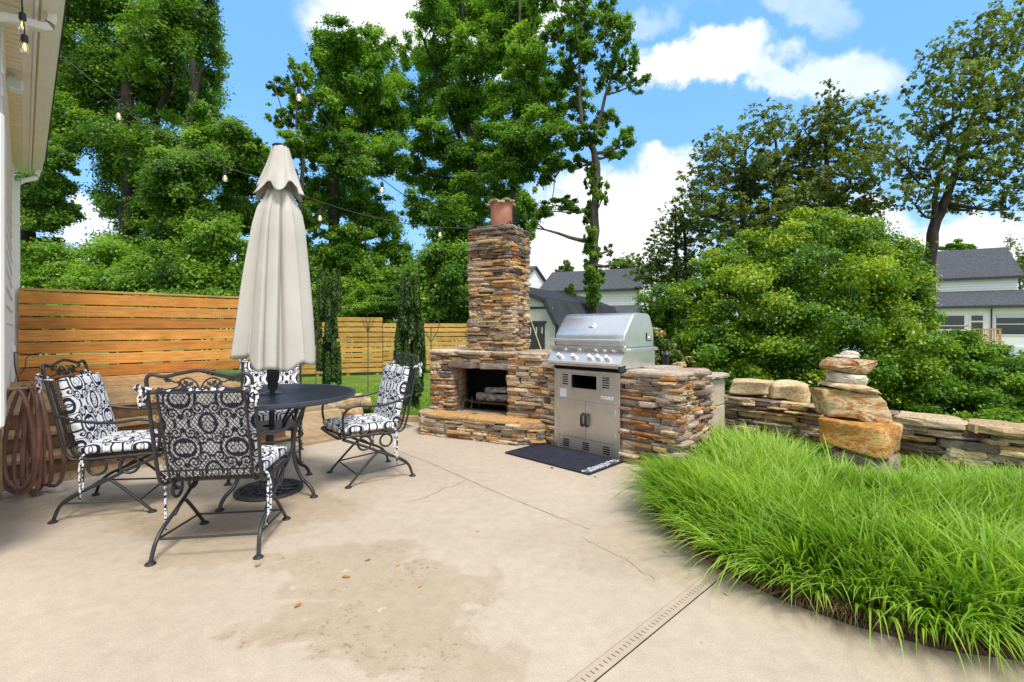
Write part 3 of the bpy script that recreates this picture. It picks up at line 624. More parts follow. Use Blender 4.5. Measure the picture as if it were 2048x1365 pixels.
# ------------------------------------------------------------------ grill counter
G0 = np.array((.444, 4.84, 0)); CW = .757; CT = .79
kc = thing('stone_counter', 'waist high ledge stone counter built round the steel barbecue cabinet', 'counter', G0, GRID)
# local x along u, y along v.  corner at x = CW + .517
xc = CW + .517; yc = .725
mb = MB(); mb.prism([(-.62, .30), (-.50, .16), (-.36, .08), (-.005, .04), (-.005, .60), (-.005, .74), (-.62, .74)], 0, CT - .01); mb.prism([(CW + .005, .04), (xc - .04, .04), (xc - .04, yc), (CW + .005, yc)], 0, CT - .01); mb.box((-.004, .60, 0), (CW + .004, .74, CT - .012))
mb.build('core', M['mortar'], kc)
mb = MB()
CTP = PAL + [(.46,.34,.27), (.34,.23,.19), (.48,.38,.31), (.25,.17,.145), (.54,.42,.33), (.38,.27,.21)] 
wing = [(-.615, .36), (-.565, .22), (-.44, .09), (-.30, .02), (0.0, 0.0)]
for a, b in zip(wing[:-1], wing[1:]): ledge_face(mb, a, b, 0, CT, ends=(.04, .02), lmax=.26, depth=.16)
mb.build('stonework', M['stone'], kc); mb = MB()
ledge_face(mb, (CW, 0), (xc, 0), 0, CT, ends=(.0, .04), lmax=.40, depth=.16, jut=.022, pal=CTP); ledge_face(mb, (xc, 0), (xc, yc), 0, CT, ends=(.04, .0), lmax=.36, depth=.16, jut=.02, pal=CTP)
mb.build('stonework', M['stone'], kc)
TOPC = [(.42,.34,.27), (.46,.39,.32), (.36,.26,.20), (.50,.42,.33), (.34,.24,.19)]
mb = MB(); capstones(mb, [((CW - .005, 0), (xc + .02, 0), .36), ((CW - .005, .34), (xc + .02, .34), .40)], CT + .012, .045, .035, TOPC); mb.build('top', M['stone'], kc); mb = MB(); capstones(mb, [((-.42, .06), (-.01, .02), .34), ((-.60, .30), (-.40, .06), .30), ((-.55, .40), (-.02, .40), .40)], CT + .012, .045, .035, TOPC); mb.build('top', M['stone'], kc)
bc = thing('block_pillar', 'plain tan concrete block pillar with thin stone cap beside the counter', 'pillar', G0, GRID)
mb = MB()
for k, (z0, z1) in enumerate(((-.05, .19), (.196, .44), (.446, .70))): mb.bbox((xc - .35, yc + .004, z0), (xc - .02, yc + .36, z1), .008)
mb.build('blocks', M['block'], bc)
mb = MB(); capstones(mb, [((xc + .03, yc + .02), (xc + .03, yc + .44), .40)], .728, .035, .0, TOPC); mb.build('cap', M['stone'], bc)
# ------------------------------------------------------------------ low wall on the right
wa, wb = np.array((2.20, 5.50, 0)), np.array((5.6, 2.16, 0)); dw = (wb - wa) / np.linalg.norm(wb - wa)
lw = thing('drystone_wall', 'low dry stacked wall of weathered slabs behind the border grass', 'wall', wa, math.atan2(dw[1], dw[0])); LW = float(np.linalg.norm(wb - wa))
WP = [(.34,.24,.14), (.24,.18,.14), (.46,.33,.18), (.54,.42,.23), (.20,.14,.125), (.40,.24,.10), (.50,.33,.14), (.13,.10,.085), (.48,.42,.28), (.30,.21,.17)]
mb = MB(); mb.box((.02, .09, -.05), (1.72, .36, .41)); mb.box((1.721, .09, -.05), (LW, .36, .325)); mb.build('core', M['mortar'], lw)
mb = MB(); ledge_face(mb, (0, 0), (1.72, 0), -.02, .43, (.22), .026, .075, .12, .44, .035, WP, rough=.13); ledge_face(mb, (1.72, 0), (LW, 0), -.02, .348, (.22), .026, .075, .14, .50, .035, WP, rough=.13); mb.build('stonework', M['stone'], lw)
mb = MB()
CP = [(.19,.13,.12), (.44,.31,.17), (.34,.23,.13), (.22,.155,.14), (.46,.35,.21)]
s = 1.70
while s < LW:
    l = .34 + .30 * RNG.random(); mb.col = pick(CP, None, .1); slab(mb, (s + l/2, .13, .380 + RNG.normal(0, .006)), (1, 0, 0), (0, -1, 0), l/2 + .002, .20, .034, .08, RNG.normal(0, .02), 16, 5); s += l
mb.build('coping', M['stone'], lw)
# ------------------------------------------------------------------ rocks
def rock(name, label, cat, mt, poly, Y, depth, col, group=None, rot=0.0, tilt=0.0, rough=.03):
    """a boulder: an outline given in photo pixels at distance Y (front face), thickened to its own depth, with chamfers and lumps"""
    P = np.array([at(px, py, Y) for px, py in poly]); c = P.mean(0); wd_ = np.ptp(P[:, 0]); c[0] = (P[:, 0].max() + P[:, 0].min())/2; P[:, 0] = c[0] + (P[:, 0] - c[0]) * max(.55, (wd_ - .75*depth*abs(math.sin(rot))) / wd_ / math.cos(rot)); c[1] = Y + depth/2
    m = []                                            # resample the outline
    for a, b in zip(P, np.roll(P, -1, 0)):
        for t in (0, .34, .67): m.append(a + (b - a) * t)
    m = np.array(m); q = m.copy(); q[:, 1] = 0; q -= (c[0], 0, c[2]); mb = MB(); mb.col = col; rings = []
    for y, k in ((-.5, .93), (-.465, .985), (-.2, 1.0), (.15, .99), (.45, .96), (.5, .88)):
        r_ = q * k; r_[:, 1] = y * depth + RNG.normal(0, .004, len(q)); r_[:, 0] += RNG.normal(0, rough * .05, len(q)); r_[:, 2] += RNG.normal(0, rough * .05, len(q)); rings.append(r_)
    # faces nearer the middle get a centre point so caps stay full
    mb.loft(rings, cap=False); n = len(q)
    for ring, y in ((0, -.53), (len(rings)-1, .53)):
        ctr = np.array((0, y * depth / .53 * .5 + (-.012 if y < 0 else .012), 0)); mid = rings[ring] * np.array((.5, 1, .5)) + np.array((0, (-.010 if y < 0 else .010), 0)) + RNG.normal(0, .003, (n, 3))
        vs = list(rings[ring]) + list(mid) + [ctr]; fs = [(i, (i+1) % n, n + (i+1) % n, n + i) for i in range(n)] + [(n + i, n + (i+1) % n, 2*n) for i in range(n)]; mb.add(vs, fs)
    o = mb.build(name, M[mt], None, smooth=52); o.location = c; o.rotation_euler = (tilt, 0, rot)
    import bmesh; bm = bmesh.new(); bm.from_mesh(o.data); bmesh.ops.remove_doubles(bm, verts=bm.verts, dist=1e-4); bmesh.ops.recalc_face_normals(bm, faces=bm.faces); bm.to_mesh(o.data); bm.free()
    return tag(o, label, cat, group)
CG = 'stones of the balanced cairn'
def block_rock(name, label, cat, mt, C8, col, group=None, n=14, p=9.0, amp=.012):
    """angular boulder: a rounded cube stretched between eight corners (bottom L, C, R, B then top), with a broken surface"""
    C8 = np.array(C8, float); c0 = C8.mean(0); c0[2] = C8[:, 2].min(); g = np.linspace(-1, 1, n); U, Vv = np.meshgrid(g, g); mb = MB(); mb.col = col; K = RNG.normal(0, 1, (7, 3)) * 9; ph = RNG.random((7, 3)) * 6.28
    for ax in range(3):
        for sg in (-1, 1):
            q = np.zeros((n*n, 3)); q[:, ax] = sg; q[:, (ax+1) % 3] = U.ravel(); q[:, (ax+2) % 3] = Vv.ravel(); q /= ((np.abs(q)**p).sum(1, keepdims=True)) ** (1/p); t = (q + 1)/2; x, y, z = t[:, :1], t[:, 1:2], t[:, 2:]
            # plan corners in order L(0,0) C(1,0) R(1,1) B(0,1)
            bot = C8[0]*(1-x)*(1-y) + C8[1]*x*(1-y) + C8[2]*x*y + C8[3]*(1-x)*y; top = C8[4]*(1-x)*(1-y) + C8[5]*x*(1-y) + C8[6]*x*y + C8[7]*(1-x)*y; P = bot*(1-z) + top*z
            d = sum(np.sin(P @ K[k] + ph[k, 0]) * .5**(k*.35) for k in range(7))[:, None]; nrm_ = (P - C8.mean(0)); nrm_ /= np.linalg.norm(nrm_, axis=1, keepdims=True); st = np.floor(d*2.2)/2.2
            P = P + nrm_ * amp * (.5*d + .5*st) * .6 - c0; i, j = np.meshgrid(np.arange(n-1), np.arange(n-1)); b0 = (j*n + i).ravel(); mb.add(P, [(a, a+1, a+n+1, a+n) for a in b0])
    o = mb.build(name, M[mt], None, smooth=30); import bmesh; bm = bmesh.new(); bm.from_mesh(o.data); bmesh.ops.remove_doubles(bm, verts=bm.verts, dist=2e-4); bmesh.ops.recalc_face_normals(bm, faces=bm.faces); bm.to_mesh(o.data); bm.free(); o.location = c0
    return tag(o, label, cat, group)
def c8(bl, bc, br, tl, tc, tr): B = lambda a, b, c: np.array(a) + np.array(c) - np.array(b); return [bl, bc, br, B(bl, bc, br), tl, tc, tr, B(tl, tc, tr)]
block_rock('stone', 'purple grey slab in the grass at the foot of the cairn', 'stone', 'purple_rock', c8(at(1652, 955, 3.98), at(1765, 990, 3.68), at(1802, 970, 3.98), at(1655, 893, 3.98), at(1768, 922, 3.68), at(1800, 908, 3.98)), (.26,.18,.18), CG, amp=.02)
block_rock('stone', 'largest square rust orange boulder low in the cairn', 'stone', 'boulder', c8(at(1624, 888, 3.98), at(1764, 922, 3.66), at(1806, 908, 3.98), at(1634, 834, 3.98), at(1770, 857, 3.66), at(1808, 848, 3.98)), (.50,.30,.10), CG, n=18, p=13, amp=.024)
rock('stone', 'leaning banded tan boulder in the middle of the cairn', 'stone', 'boulder', [(1650, 782), (1675, 780), (1760, 789), (1775, 803), (1788, 838), (1790, 848), (1768, 850), (1750, 857), (1722, 838), (1664, 835), (1658, 815)], 3.92, .24, (.55,.41,.24), CG, R(-8))
rock('stone', 'thin pale sloping slab in the upper cairn', 'stone', 'tan_rock', [(1668, 774), (1676, 768), (1735, 771), (1760, 780), (1768, 789), (1740, 788), (1690, 780)], 3.90, .26, (.5,.4,.25), CG, R(-6))
rock('stone', 'blocky white stone in the upper cairn', 'stone', 'white_rock', [(1675, 750), (1680, 746), (1738, 752), (1742, 758), (1738, 772), (1715, 771), (1678, 766)], 3.94, .20, (.6,.58,.5), CG, R(-10))
rock('stone', 'brown pointed slab near the top of the cairn', 'stone', 'boulder', [(1664, 733), (1674, 722), (1690, 717), (1722, 720), (1760, 722), (1763, 727), (1748, 742), (1735, 750), (1700, 748), (1668, 741)], 3.93, .22, (.46,.32,.2), CG, R(8))
rock('stone', 'thin flat white chip under the topmost pebble', 'stone', 'white_rock', [(1681, 714), (1690, 711), (1716, 711), (1721, 717), (1700, 718), (1684, 717)], 3.98, .11, (.6,.58,.5), CG)
rock('stone', 'small round white pebble topping the cairn', 'stone', 'white_rock', [(1693, 710), (1698, 704), (1708, 702), (1717, 705), (1721, 711), (1716, 715), (1700, 714)], 4.0, .09, (.6,.58,.5), CG, rough=.01)
block_rock('boulder', 'long pale boulder on the wall end next to the block pillar', 'boulder', 'pale_boulder', c8(at(1452, 788, 5.36), at(1538, 792, 5.12), at(1552, 786, 5.40), at(1456, 762, 5.36), at(1538, 765, 5.12), at(1550, 761, 5.40)), (.60,.47,.28), 'boulders on the low wall', p=14, amp=.030)
block_rock('boulder', 'rounded mottled boulder on the wall left of the cairn', 'boulder', 'pale_boulder', c8(at(1537, 800, 5.10), at(1612, 806, 4.88), at(1628, 798, 5.14), at(1541, 770, 5.10), at(1606, 772, 4.88), at(1624, 764, 5.14)), (.60,.47,.28), 'boulders on the low wall', p=8, amp=.045)
for k, (poly, Y, dp, lab, mt) in enumerate([([(650, 812), (665, 800), (700, 797), (706, 812), (690, 820), (655, 820)], 7.3, .3, 'flat pale rock lying at the walkway edge behind the table', 'white_rock'), ([(672, 810), (690, 794), (716, 792), (722, 806), (712, 820), (680, 822)], 7.0, .35, 'biggest tan rock of the pile behind the right chair', 'tan_rock'), ([(712, 806), (722, 797), (738, 799), (742, 812), (730, 820), (714, 818)], 6.8, .25, 'small brown rock beside the right chair backrest', 'tan_rock'), ([(628, 806), (640, 799), (656, 803), (652, 812), (634, 812)], 7.6, .3, 'smallest rock furthest along the walkway edge', 'tan_rock'), ([(690, 824), (700, 818), (722, 819), (724, 829), (700, 831)], 6.5, .2, 'low rock touching the timber board', 'tan_rock')]):
    rock('rock', lab, 'rock', mt, poly, Y, dp, (.5,.38,.24), 'loose rocks along the walkway', RNG.normal(0, .3))
# ------------------------------------------------------------------ shed
SC0 = at(1117, 655, 15.0); SC0[2] = -.42
sh = thing('garden_shed', 'pale gambrel roofed shed with charcoal trim and dark door', 'shed', SC0, math.atan2(.89, .45) - R(90))
# local: -x along the gable front (to the left), y back along the length
zb = .42; W2 = 1.6; prof = [(0, 1.31 + zb), (-.40, 2.07 + zb), (-W2, 2.56 + zb), (-2*W2 + .40, 2.07 + zb), (-2*W2, 1.31 + zb)]
mb = MB(); pts = [(0, 0)] + prof + [(-2*W2, 0)]
mb.loft([[(x, 0.0, z) for x, z in pts], [(x, 8.0, z) for x, z in pts]]); sw = mb.build('wall', M['shed_wall'], sh)
mb = MB()
for k in range(1, 16): x = -k * .2; mb.box((x, -.008, 0.02), (x + .012, -.001, 1.85 + zb if k < 13 else 1.7))
mb.build('batten', M['shed_wall'], sw)
mb = MB(); off = .06
for (a, b) in zip(prof[:-1], prof[1:]):
    a = np.array(a); b = np.array(b); t = (b - a) / np.linalg.norm(b - a); nrm_ = np.array((t[1], -t[0])); nrm_ = nrm_ if nrm_[1] > 0 else -nrm_
    e0 = a - t * (.10 if a[1] < 2 else .0); e1 = b + t * (.10 if b[1] < 2 else .0)
    mb.loft([[(e0[0], y, e0[1]), (e1[0], y, e1[1]), (e1[0] + nrm_[0]*.045, y, e1[1] + nrm_[1]*.045), (e0[0] + nrm_[0]*.045, y, e0[1] + nrm_[1]*.045)] for y in (-.16, 8.15)])
    y = -.12
    while y < 8.1:
        q0 = e0 + nrm_*.044; q1 = e1 + nrm_*.044; mb.loft([[(q0[0], yy, q0[1]), (q1[0], yy, q1[1]), (q1[0] + nrm_[0]*.022, yy, q1[1] + nrm_[1]*.022), (q0[0] + nrm_[0]*.022, yy, q0[1] + nrm_[1]*.022)] for yy in (y, y + .035)]); y += .20
mb.build('roof', M['metal_roof'], sh)
mb = MB()
for (a, b) in zip(prof[:-1], prof[1:]):
    a = np.array(a); b = np.array(b); t = (b - a) / np.linalg.norm(b - a); dn = np.array((t[1], -t[0])); dn = -dn if dn[1] > 0 else dn
    mb.loft([[(a[0], y, a[1]), (b[0], y, b[1]), (b[0] + dn[0]*.11, y, b[1] + dn[1]*.11), (a[0] + dn[0]*.11, y, a[1] + dn[1]*.11)] for y in (-.15, -.01)])
mb.box((-2*W2 + .3, -.02, 1.78 + zb), (-.22, -.003, 1.86 + zb)); mb.box((-.10, -.022, 0), (.012, -.002, 1.30 + zb)); mb.box((-.01, -.02, 1.22 + zb), (.03, 8.0, 1.30 + zb))
mb.build('trim', M['black_trim'], sh)
dr = MB().box((-1.42, -.03, .02), (-.46, -.004, 1.32 + zb)).build('door', M['black_trim'], sh)
mb = MB(); mb.box((-1.50, -.05, 1.33 + zb), (-.40, -.003, 1.40 + zb)); mb.build('frame', M['black_trim'], dr)
mb = MB(); mb.box((-1.34, -.034, 1.00 + zb), (-.54, -.031, 1.20 + zb)); mb.build('pane', M['glass'], dr)
mb = MB()
for k in range(5): mb = MB(); x = -1.34 + k * .2; mb.box((x - .012, -.042, 1.0 + zb), (x + .012, -.035, 1.2 + zb)); mb.build('muntin', M['white_paint'], dr)
rod = thing('stake', 'thin bamboo stake leaning against the chimney above the mantel', 'stake', (0, 0, 0)); mb = MB(); mb.col = (.55, .45, .25); mb.tube([at(1052, 612, 6.0), at(1083, 702, 5.75)], .006, 6); mb.build('cane', M['wood'], rod)
# ------------------------------------------------------------------ houses far behind
def gable_house(name, label, corner, d, Ln, depth, zg, ze, zr, over=.35, parts=None):
    """corner = near end of the eave wall; d = unit direction of the ridge; the building extends away from the viewer"""
    d = np.array((d[0], d[1], 0.0)); o = thing(name, label, 'house', (corner[0], corner[1], zg), math.atan2(d[1], d[0]), 'white houses beyond the garden'); e = ze - zg; r_ = zr - zg; sgn = 1 if (-d[1]*corner[0] + d[0]*corner[1]) > 0 else -1
    D = depth * sgn; mb = MB(); mb.loft([[(x, 0, 0), (x, 0, e), (x, D/2, r_), (x, D, e), (x, D, 0)] for x in (0, Ln)]); wq = mb.build('wall', M['siding'], o)
    mb = MB(); z = .2
    while z < e - .1: mb.box((0.02, min(0, -sgn*.02) , z), (Ln - .02, max(0, -sgn*.02), z + .012)) ; z += .22
    mb.build('clapboard', M['shed_wall'], wq)
    sl = (r_ - e) / (depth/2); mb = MB()
    for y0, y1 in ((-sgn*over, D/2), (D + sgn*over, D/2)):
        z0 = e - sl*over + .02; z1 = r_ + .02; mb.loft([[(x, y0, z0), (x, y1, z1), (x, y1, z1 + .16), (x, y0, z0 + .16)] for x in (-over, Ln + over)])
    mb.build('roof', M['shingle'], o)
    mb = MB(); mb.box((-over, -sgn*(over + .02) - .05, e - sl*over - .04), (Ln + over, -sgn*(over + .02) + .05, e - sl*over + .10)); mb.build('gutter', M['black_trim'], o)
    return o, e
# house behind the shed
dmid = np.array((-.907, .42)); E2 = at(1279, 655, 44); hm, e = gable_house('house', 'white house with long dark roof behind the shed', E2, dmid, 9.6, 8, -1.2, 4.8, 6.95)
mb = MB(); mb.tube([(3.2, 2.2, 7.1), (3.2, 2.2, 7.9)], .06, 8) if False else mb.tube([(5.0, -2.6, 7.2), (5.0, -2.6, 8.2)], .07, 8); mb.build('vent_pipe', M['black_trim'], hm)
mb = MB(); mb.tube([(.12, .12, 6.0), (.12, .12, .2)], .05, 6); mb.build('downspout', M['black_trim'], hm)
lowr = MB().loft([[(x, y, z) for y, z in ((2.2, 3.6), (2.2, 3.45), (-.0, 4.3), (-.0, 4.45))] for x in (-.4, 10)])
lowr.build('porch_roof', M['shingle'], hm)
# gable at the left, half behind the chimney
gE = at(1095, 655, 54); d2 = np.array((-.8, .6)); hl, e = gable_house('house', 'white gable end with dark roof just right of the chimney', gE - np.array((3.24, 4.32, 0)), d2, 9, 5.4, -1.2, 1.2 + 80/F*54, 1.2 + 119/F*52)
# house on the right
dr_ = np.array((-.857, .514)); EE = at(2036, 655, 40); hr, e = gable_house('house', 'white two storey house with screened porch beyond the hedge', EE, dr_, 12, 8, -1.0, 5.55, 8.25)
s_ = -1                                               # local y towards the viewer is the opposite of the building's depth
def towards(q): return q                              # (kept simple: positive y faces the viewer on this house)
yb, yf = 0.0, 3.2
mb = MB(); mb.box((-8, .02, 0), (11, yf, 3.85)); pw_ = mb.build('porch_wall', M['siding'], hr)
mb = MB(); mb.loft([[(x, y, z) for y, z in ((yf + .45, 3.82), (yf + .45, 3.96), (-.05, 5.35), (-.05, 5.2))] for x in (-8.4, 11.3)]); mb.build('porch_roof', M['shingle'], hr)
mb = MB(); mb.box((-8.4, yf + .40, 3.74), (11.3, yf + .5, 3.88)); mb.build('porch_gutter', M['black_trim'], hr)
def win(x0, x1, z0, z1, blind=False, name='window'):
    f_ = MB(); f_.box((x0 - .1, yf + .005, z0 - .1), (x1 + .1, yf + .05, z1 + .1)); f_ = f_.build(name, M['white_paint'], hr)
    MB().box((x0, yf + .052, z0), (x1, yf + .06, z1)).build('pane', M['glass'], f_)
    MB().box((x0, yf + .062, (z0 + z1)/2 - .03), (x1, yf + .075, (z0 + z1)/2 + .03)).build('sash', M['white_paint'], f_)
    if blind: MB().box((x0 + .02, yf + .062, z1 - .3), (x1 - .02, yf + .07, z1)).build('blind', M['paper'], f_)
HOUSE_R = hr
for x0, x1, z0, z1, bl in ((4.05, 6.25, 1.5, 3.15, False), (.55, 2.15, 1.65, 3.25, True), (-1.75, .05, 1.65, 3.25, False)): win(x0, x1, z0, z1, bl)
dd = MB(); dd.box((2.8, yf + .005, 1.15), (3.75, yf + .06, 3.25)); dd = dd.build('door', M['white_paint'], hr); mb = MB(); mb.box((2.93, yf + .062, 1.35), (3.62, yf + .07, 2.6)); mb.box((2.93, yf + .062, 2.73), (3.62, yf + .07, 3.15)); mb.build('pane', M['glass'], dd)
mb = MB(); mb.tube([(2.43, yf + .12, 3.7), (2.43, yf + .08, 3.3), (2.43, yf + .08, .1)], .05, 6); mb.build('downspout', M['black_trim'], hr)
rail = thing('porch_railing', 'white baluster railing with pale wooden landing on the far porch', 'railing', (hr.location[0] + dr_[0]*1.45, hr.location[1] + dr_[1]*1.45, hr.location[2] + .4), math.atan2(dr_[1], dr_[0]))
mb = MB(); mb.box((2.4, yf + 1.3, 1.55), (7.5, yf + 1.4, 1.63)); mb.box((2.4, yf + 1.3, .75), (7.5, yf + 1.4, .82))
for k in range(34): mb.box((2.45 + k*.15, yf + 1.33, .82), (2.49 + k*.15, yf + 1.37, 1.55))
mb.build('balusters', M['white_paint'], rail)
mb = MB(); mb.col = (.50, .30, .10)
mb.box((.75, yf + 1.3, 1.6), (2.35, yf + 1.42, 1.7)); mb.box((.75, yf + 1.3, -.4), (.9, yf + 1.42, 1.6)); mb.box((2.2, yf + 1.3, -.4), (2.35, yf + 1.42, 1.6)); mb.box((.6, yf + .1, .62), (7.5, yf + 1.5, .72)); mb.box((.75, yf + 1.3, .8), (2.35, yf + 1.4, .88))
for k in range(9): mb.box((.98 + k*.14, yf + 1.33, .88), (1.03 + k*.14, yf + 1.38, 1.6))
mb.loft([[(2.3, y, 1.62), (4.6, y, .5), (4.6, y, .4), (2.3, y, 1.5)] for y in (yf + 1.45, yf + 1.53)])
mb.build('landing', M['wood'], rail)
ac = thing('utility_box', 'pale grey utility box on the lawn beside the far white house', 'utility box', at(2030, 700, 33) * (1, 1, 0) + (0, 0, -.9), 0)
mb = MB(); mb.bbox((-.35, -.3, 0), (.45, .3, .85), .03); mb.build('casing', M['paper'], ac); mb = MB()
for k in range(6): mb.box((-.28, -.312, .2 + k*.09), (.38, -.302, .24 + k*.09))
mb.build('louvre', M['shed_wall'], ac)
# ------------------------------------------------------------------ barbecue cabinet (local x along u, y into the counter)
cab = thing('barbecue_cabinet', 'stainless steel cabinet with double doors set into the stone counter', 'cabinet', G0, GRID)
mb = MB(); y0 = -.022
mb.bbox((.0, y0 - .006, .002), (.055, .10, CT), .002); mb.bbox((CW - .055, y0 - .006, .002), (CW, .10, CT), .002); mb.bbox((.056, y0 - .004, CT - .035), (CW - .056, .10, CT), .002); mb.build('frame', M['steel_dull'], cab)
# upper panel built round its opening
ox0, ox1, oz0, oz1 = .215, .505, .615, .742
mb = MB(); mb.box((.0565, y0, .495), (ox0, .0, .754)); mb.box((ox1, y0, .495), (CW - .0565, .0, .754)); mb.box((ox0, y0, .495), (ox1, .0, oz0)); mb.box((ox0, y0, oz1), (ox1, .0, .754)); up = mb.build('upper_panel', M['steel_dull'], cab)
mb = MB(); mb.box((ox0 - .02, .35, .55), (ox1 + .02, .36, .76)); mb.box((ox0 - .02, .002, .55), (ox0 - .012, .35, .76)); mb.box((ox1 + .012, .002, .55), (ox1 + .02, .35, .76)); mb.box((ox0 - .011, .002, oz1 + .012), (ox1 + .011, .349, oz1 + .02)); mb.box((ox0 - .011, .002, oz0 - .02), (ox1 + .011, .349, oz0 - .012)); mb.build('recess', M['dark_hole'], up)
mb = MB()
for (a, b, c, d) in ((ox0 - .008, oz0 - .008, ox1 + .008, oz0), (ox0 - .008, oz1, ox1 + .008, oz1 + .008), (ox0 - .008, oz0 + .0005, ox0, oz1 - .0005), (ox1, oz0 + .0005, ox1 + .008, oz1 - .0005)): mb.box((a, y0 - .005, b), (c, y0 - .0005, d))
mb.build('opening_rim', M['steel'], up)
def vents(x, zs, wd, par):
    for z in zs: pass
    mb = MB()
    for z in zs: mb.box((x, y0 - .0035, z), (x + wd, y0 - .0005, z + .010))
    return mb.build('vent', M['dark_hole'], par)
vents(.105, [.640 + .022*k for k in range(5)], .062, up); vents(.568, [.640 + .022*k for k in range(5)], .072, up)
mb = MB(); mb.box((.068, y0 - .003, .515), (.152, y0 - .0006, .598)); mb.build('sticker', M['paper'], up)
mb = MB(); mb.bbox((.545, y0 - .006, .530), (.690, y0 - .0006, .568), .002); bd = mb.build('badge', M['steel'], up)
tx = bpy.data.curves.new('lettering', 'FONT'); tx.body = 'TURBO'; tx.size = .042; tx.extrude = .002; tx.align_x = 'CENTER'; tx.align_y = 'CENTER'
to_ = bpy.data.objects.new('text_source', tx); COL.objects.link(to_); bpy.context.view_layer.update(); me_ = bpy.data.meshes.new_from_object(to_.evaluated_get(bpy.context.evaluated_depsgraph_get())); bpy.data.objects.remove(to_)
to = bpy.data.objects.new('lettering', me_); COL.objects.link(to); to.parent = bd; to.location = (.617, y0 - .008, .549); to.rotation_euler = (R(90), 0, 0); me_.materials.clear(); me_.materials.append(M['white_paint'])
for s, (x0, x1) in enumerate(((.0565, .3765), (.3795, CW - .0565))):
    mb = MB(); mb.bbox((x0, y0 - .003, .138), (x1, .0, .492), .002); d = mb.build('door', M['steel_dull'], cab)
    hx = .352 if s == 0 else .404
    mb = MB(); mb.tube(bez([(hx, y0 - .002, .375), (hx, y0 - .024, .372), (hx, y0 - .032, .35), (hx, y0 - .032, .29), (hx, y0 - .024, .268), (hx, y0 - .002, .265)], 16), .0125, 8); mb.build('handle', M['plastic'], d, smooth=50)
    for z in (.20, .405):
        mb = MB(); xx = x0 - .006 if s == 0 else x1 + .006; mb.tube([(xx, y0 - .008, z), (xx, y0 - .008, z + .05)], .0055, 6); mb.build('hinge', M['steel'], d)
mb = MB(); mb.box((.0565, y0, .004), (CW - .0565, .0, .135)); lp = mb.build('lower_panel', M['steel_dull'], cab)
for x in (.11, .345, .575): vents(x, [.035 + .020*k for k in range(4)], .072, lp)
# ------------------------------------------------------------------ gas grill
gg = thing('gas_grill', 'large stainless steel gas grill with closed lid on the stone counter', 'grill', G0 + np.array((0, 0, .0)), GRID)
gx0, gx1 = -.03, .80
mb = MB(); mb.box((gx0 + .01, .005, CT + .036), (gx1 - .005, .54, 1.0)); mb.bbox((gx0 - .004, .0, .975), (gx1 + .006, .56, 1.012), .004); mb.build('firebox', M['steel'], gg)
mb = MB(); mb.loft([[(x, y, z) for y, z in ((.004, .86), (-.085, .852), (-.092, .872), (-.022, .972), (.004, .972))] for x in (gx0 + .0, gx1)])
cp = mb.build('control_panel', M['steel'], gg)
mb = MB(); mb.loft([[(x, y, z) for y, z in ((.0, .974), (-.03, .974), (-.062, 1.0), (-.062, 1.018), (.0, 1.018))] for x in (gx0 - .006, gx1 + .004)]); mb.build('front_shelf', M['steel'], gg)
mb = MB(); mb.bbox((gx0 + .02, -.075, .828), (gx1 - .035, .0, .850), .003); dt = mb.build('drip_tray', M['steel'], gg)
mb = MB(); mb.box((gx0 + .05, -.05, .795), (gx1 - .02, .0, .8275)); mb.build('tray_slot', M['dark_hole'], dt)
mb = MB(); mb.bbox((gx1 - .034, -.075, .80), (gx1 - .004, -.001, .851), .003); mb.build('tray_end', M['black_trim'], dt)
nrm_p = np.array((0, -.82, .572)); 
for fx in (.15, .36, .585, .70, .815):
    kx = gx0 + (gx1 - gx0) * fx; c = np.array((kx, -.061, .918)); mb = MB(); q1 = c + nrm_p*.006; q2 = c + nrm_p*.036
    mb.tube([c - nrm_p*.004, q1], .031, 20); kb = mb.build('bezel', M['steel'], cp, smooth=40)
    mb = MB(); mb.tube([q1, q2 - nrm_p*.004, q2], [.024, .022, .018], 18); g_ = q2 + nrm_p*.004
    mb.box((kx - .004, -.020, -.003), (kx + .004, .020, .003), M=lambda v: np.stack([v[:, 0], g_[1] + v[:, 1]*.572 + v[:, 2]*nrm_p[1], g_[2] + v[:, 1]*.82 + v[:, 2]*nrm_p[2]], 1)); kn = mb.build('knob', M['steel'], cp, smooth=40)
lidp = [(.03, 1.013), (.012, 1.03), (.008, 1.085), (.012, 1.12), (.026, 1.15), (.135, 1.285), (.155, 1.305), (.18, 1.322), (.21, 1.331), (.25, 1.335), (.42, 1.335), (.455, 1.325), (.48, 1.305), (.53, 1.20), (.545, 1.15), (.55, 1.10), (.55, 1.013)]
mb = MB(); x0, x1 = gx0 + .016, gx1 - .022; rings = []
cy, cz = .28, 1.15
for x, k in ((x0, .965), (x0 + .006, .99), (x0 + .018, 1.0), (x1 - .018, 1.0), (x1 - .006, .99), (x1, .965)): rings.append([(x, cy + (y - cy)*k, max(1.013, cz + (z - cz)*k)) for y, z in lidp])
mb.loft(rings); ld = mb.build('lid', M['steel'], gg, smooth=32)
mb = MB(); mb.tube([(gx0 + .01, -.052, 1.078), (gx1 - .03, -.052, 1.078)], .0125, 12); lh = mb.build('handle', M['steel'], ld, smooth=40)
for x in (gx0 + .05, gx1 - .07):
    mb = MB(); mb.tube([(x, .012, 1.078), (x, -.05, 1.078)], [.017, .0145], 10); mb.build('handle_mount', M['steel'], lh, smooth=40)
mb = MB(); q = np.array((.385, .082, 1.222)); nl = np.array((0, -.78, .626)); mb.tube([q - nl*.004, q + nl*.014], .030, 22); mb.box((.352, .060, 1.185), (.418, .076, 1.204)); mb.build('thermometer', M['steel'], ld, smooth=40)
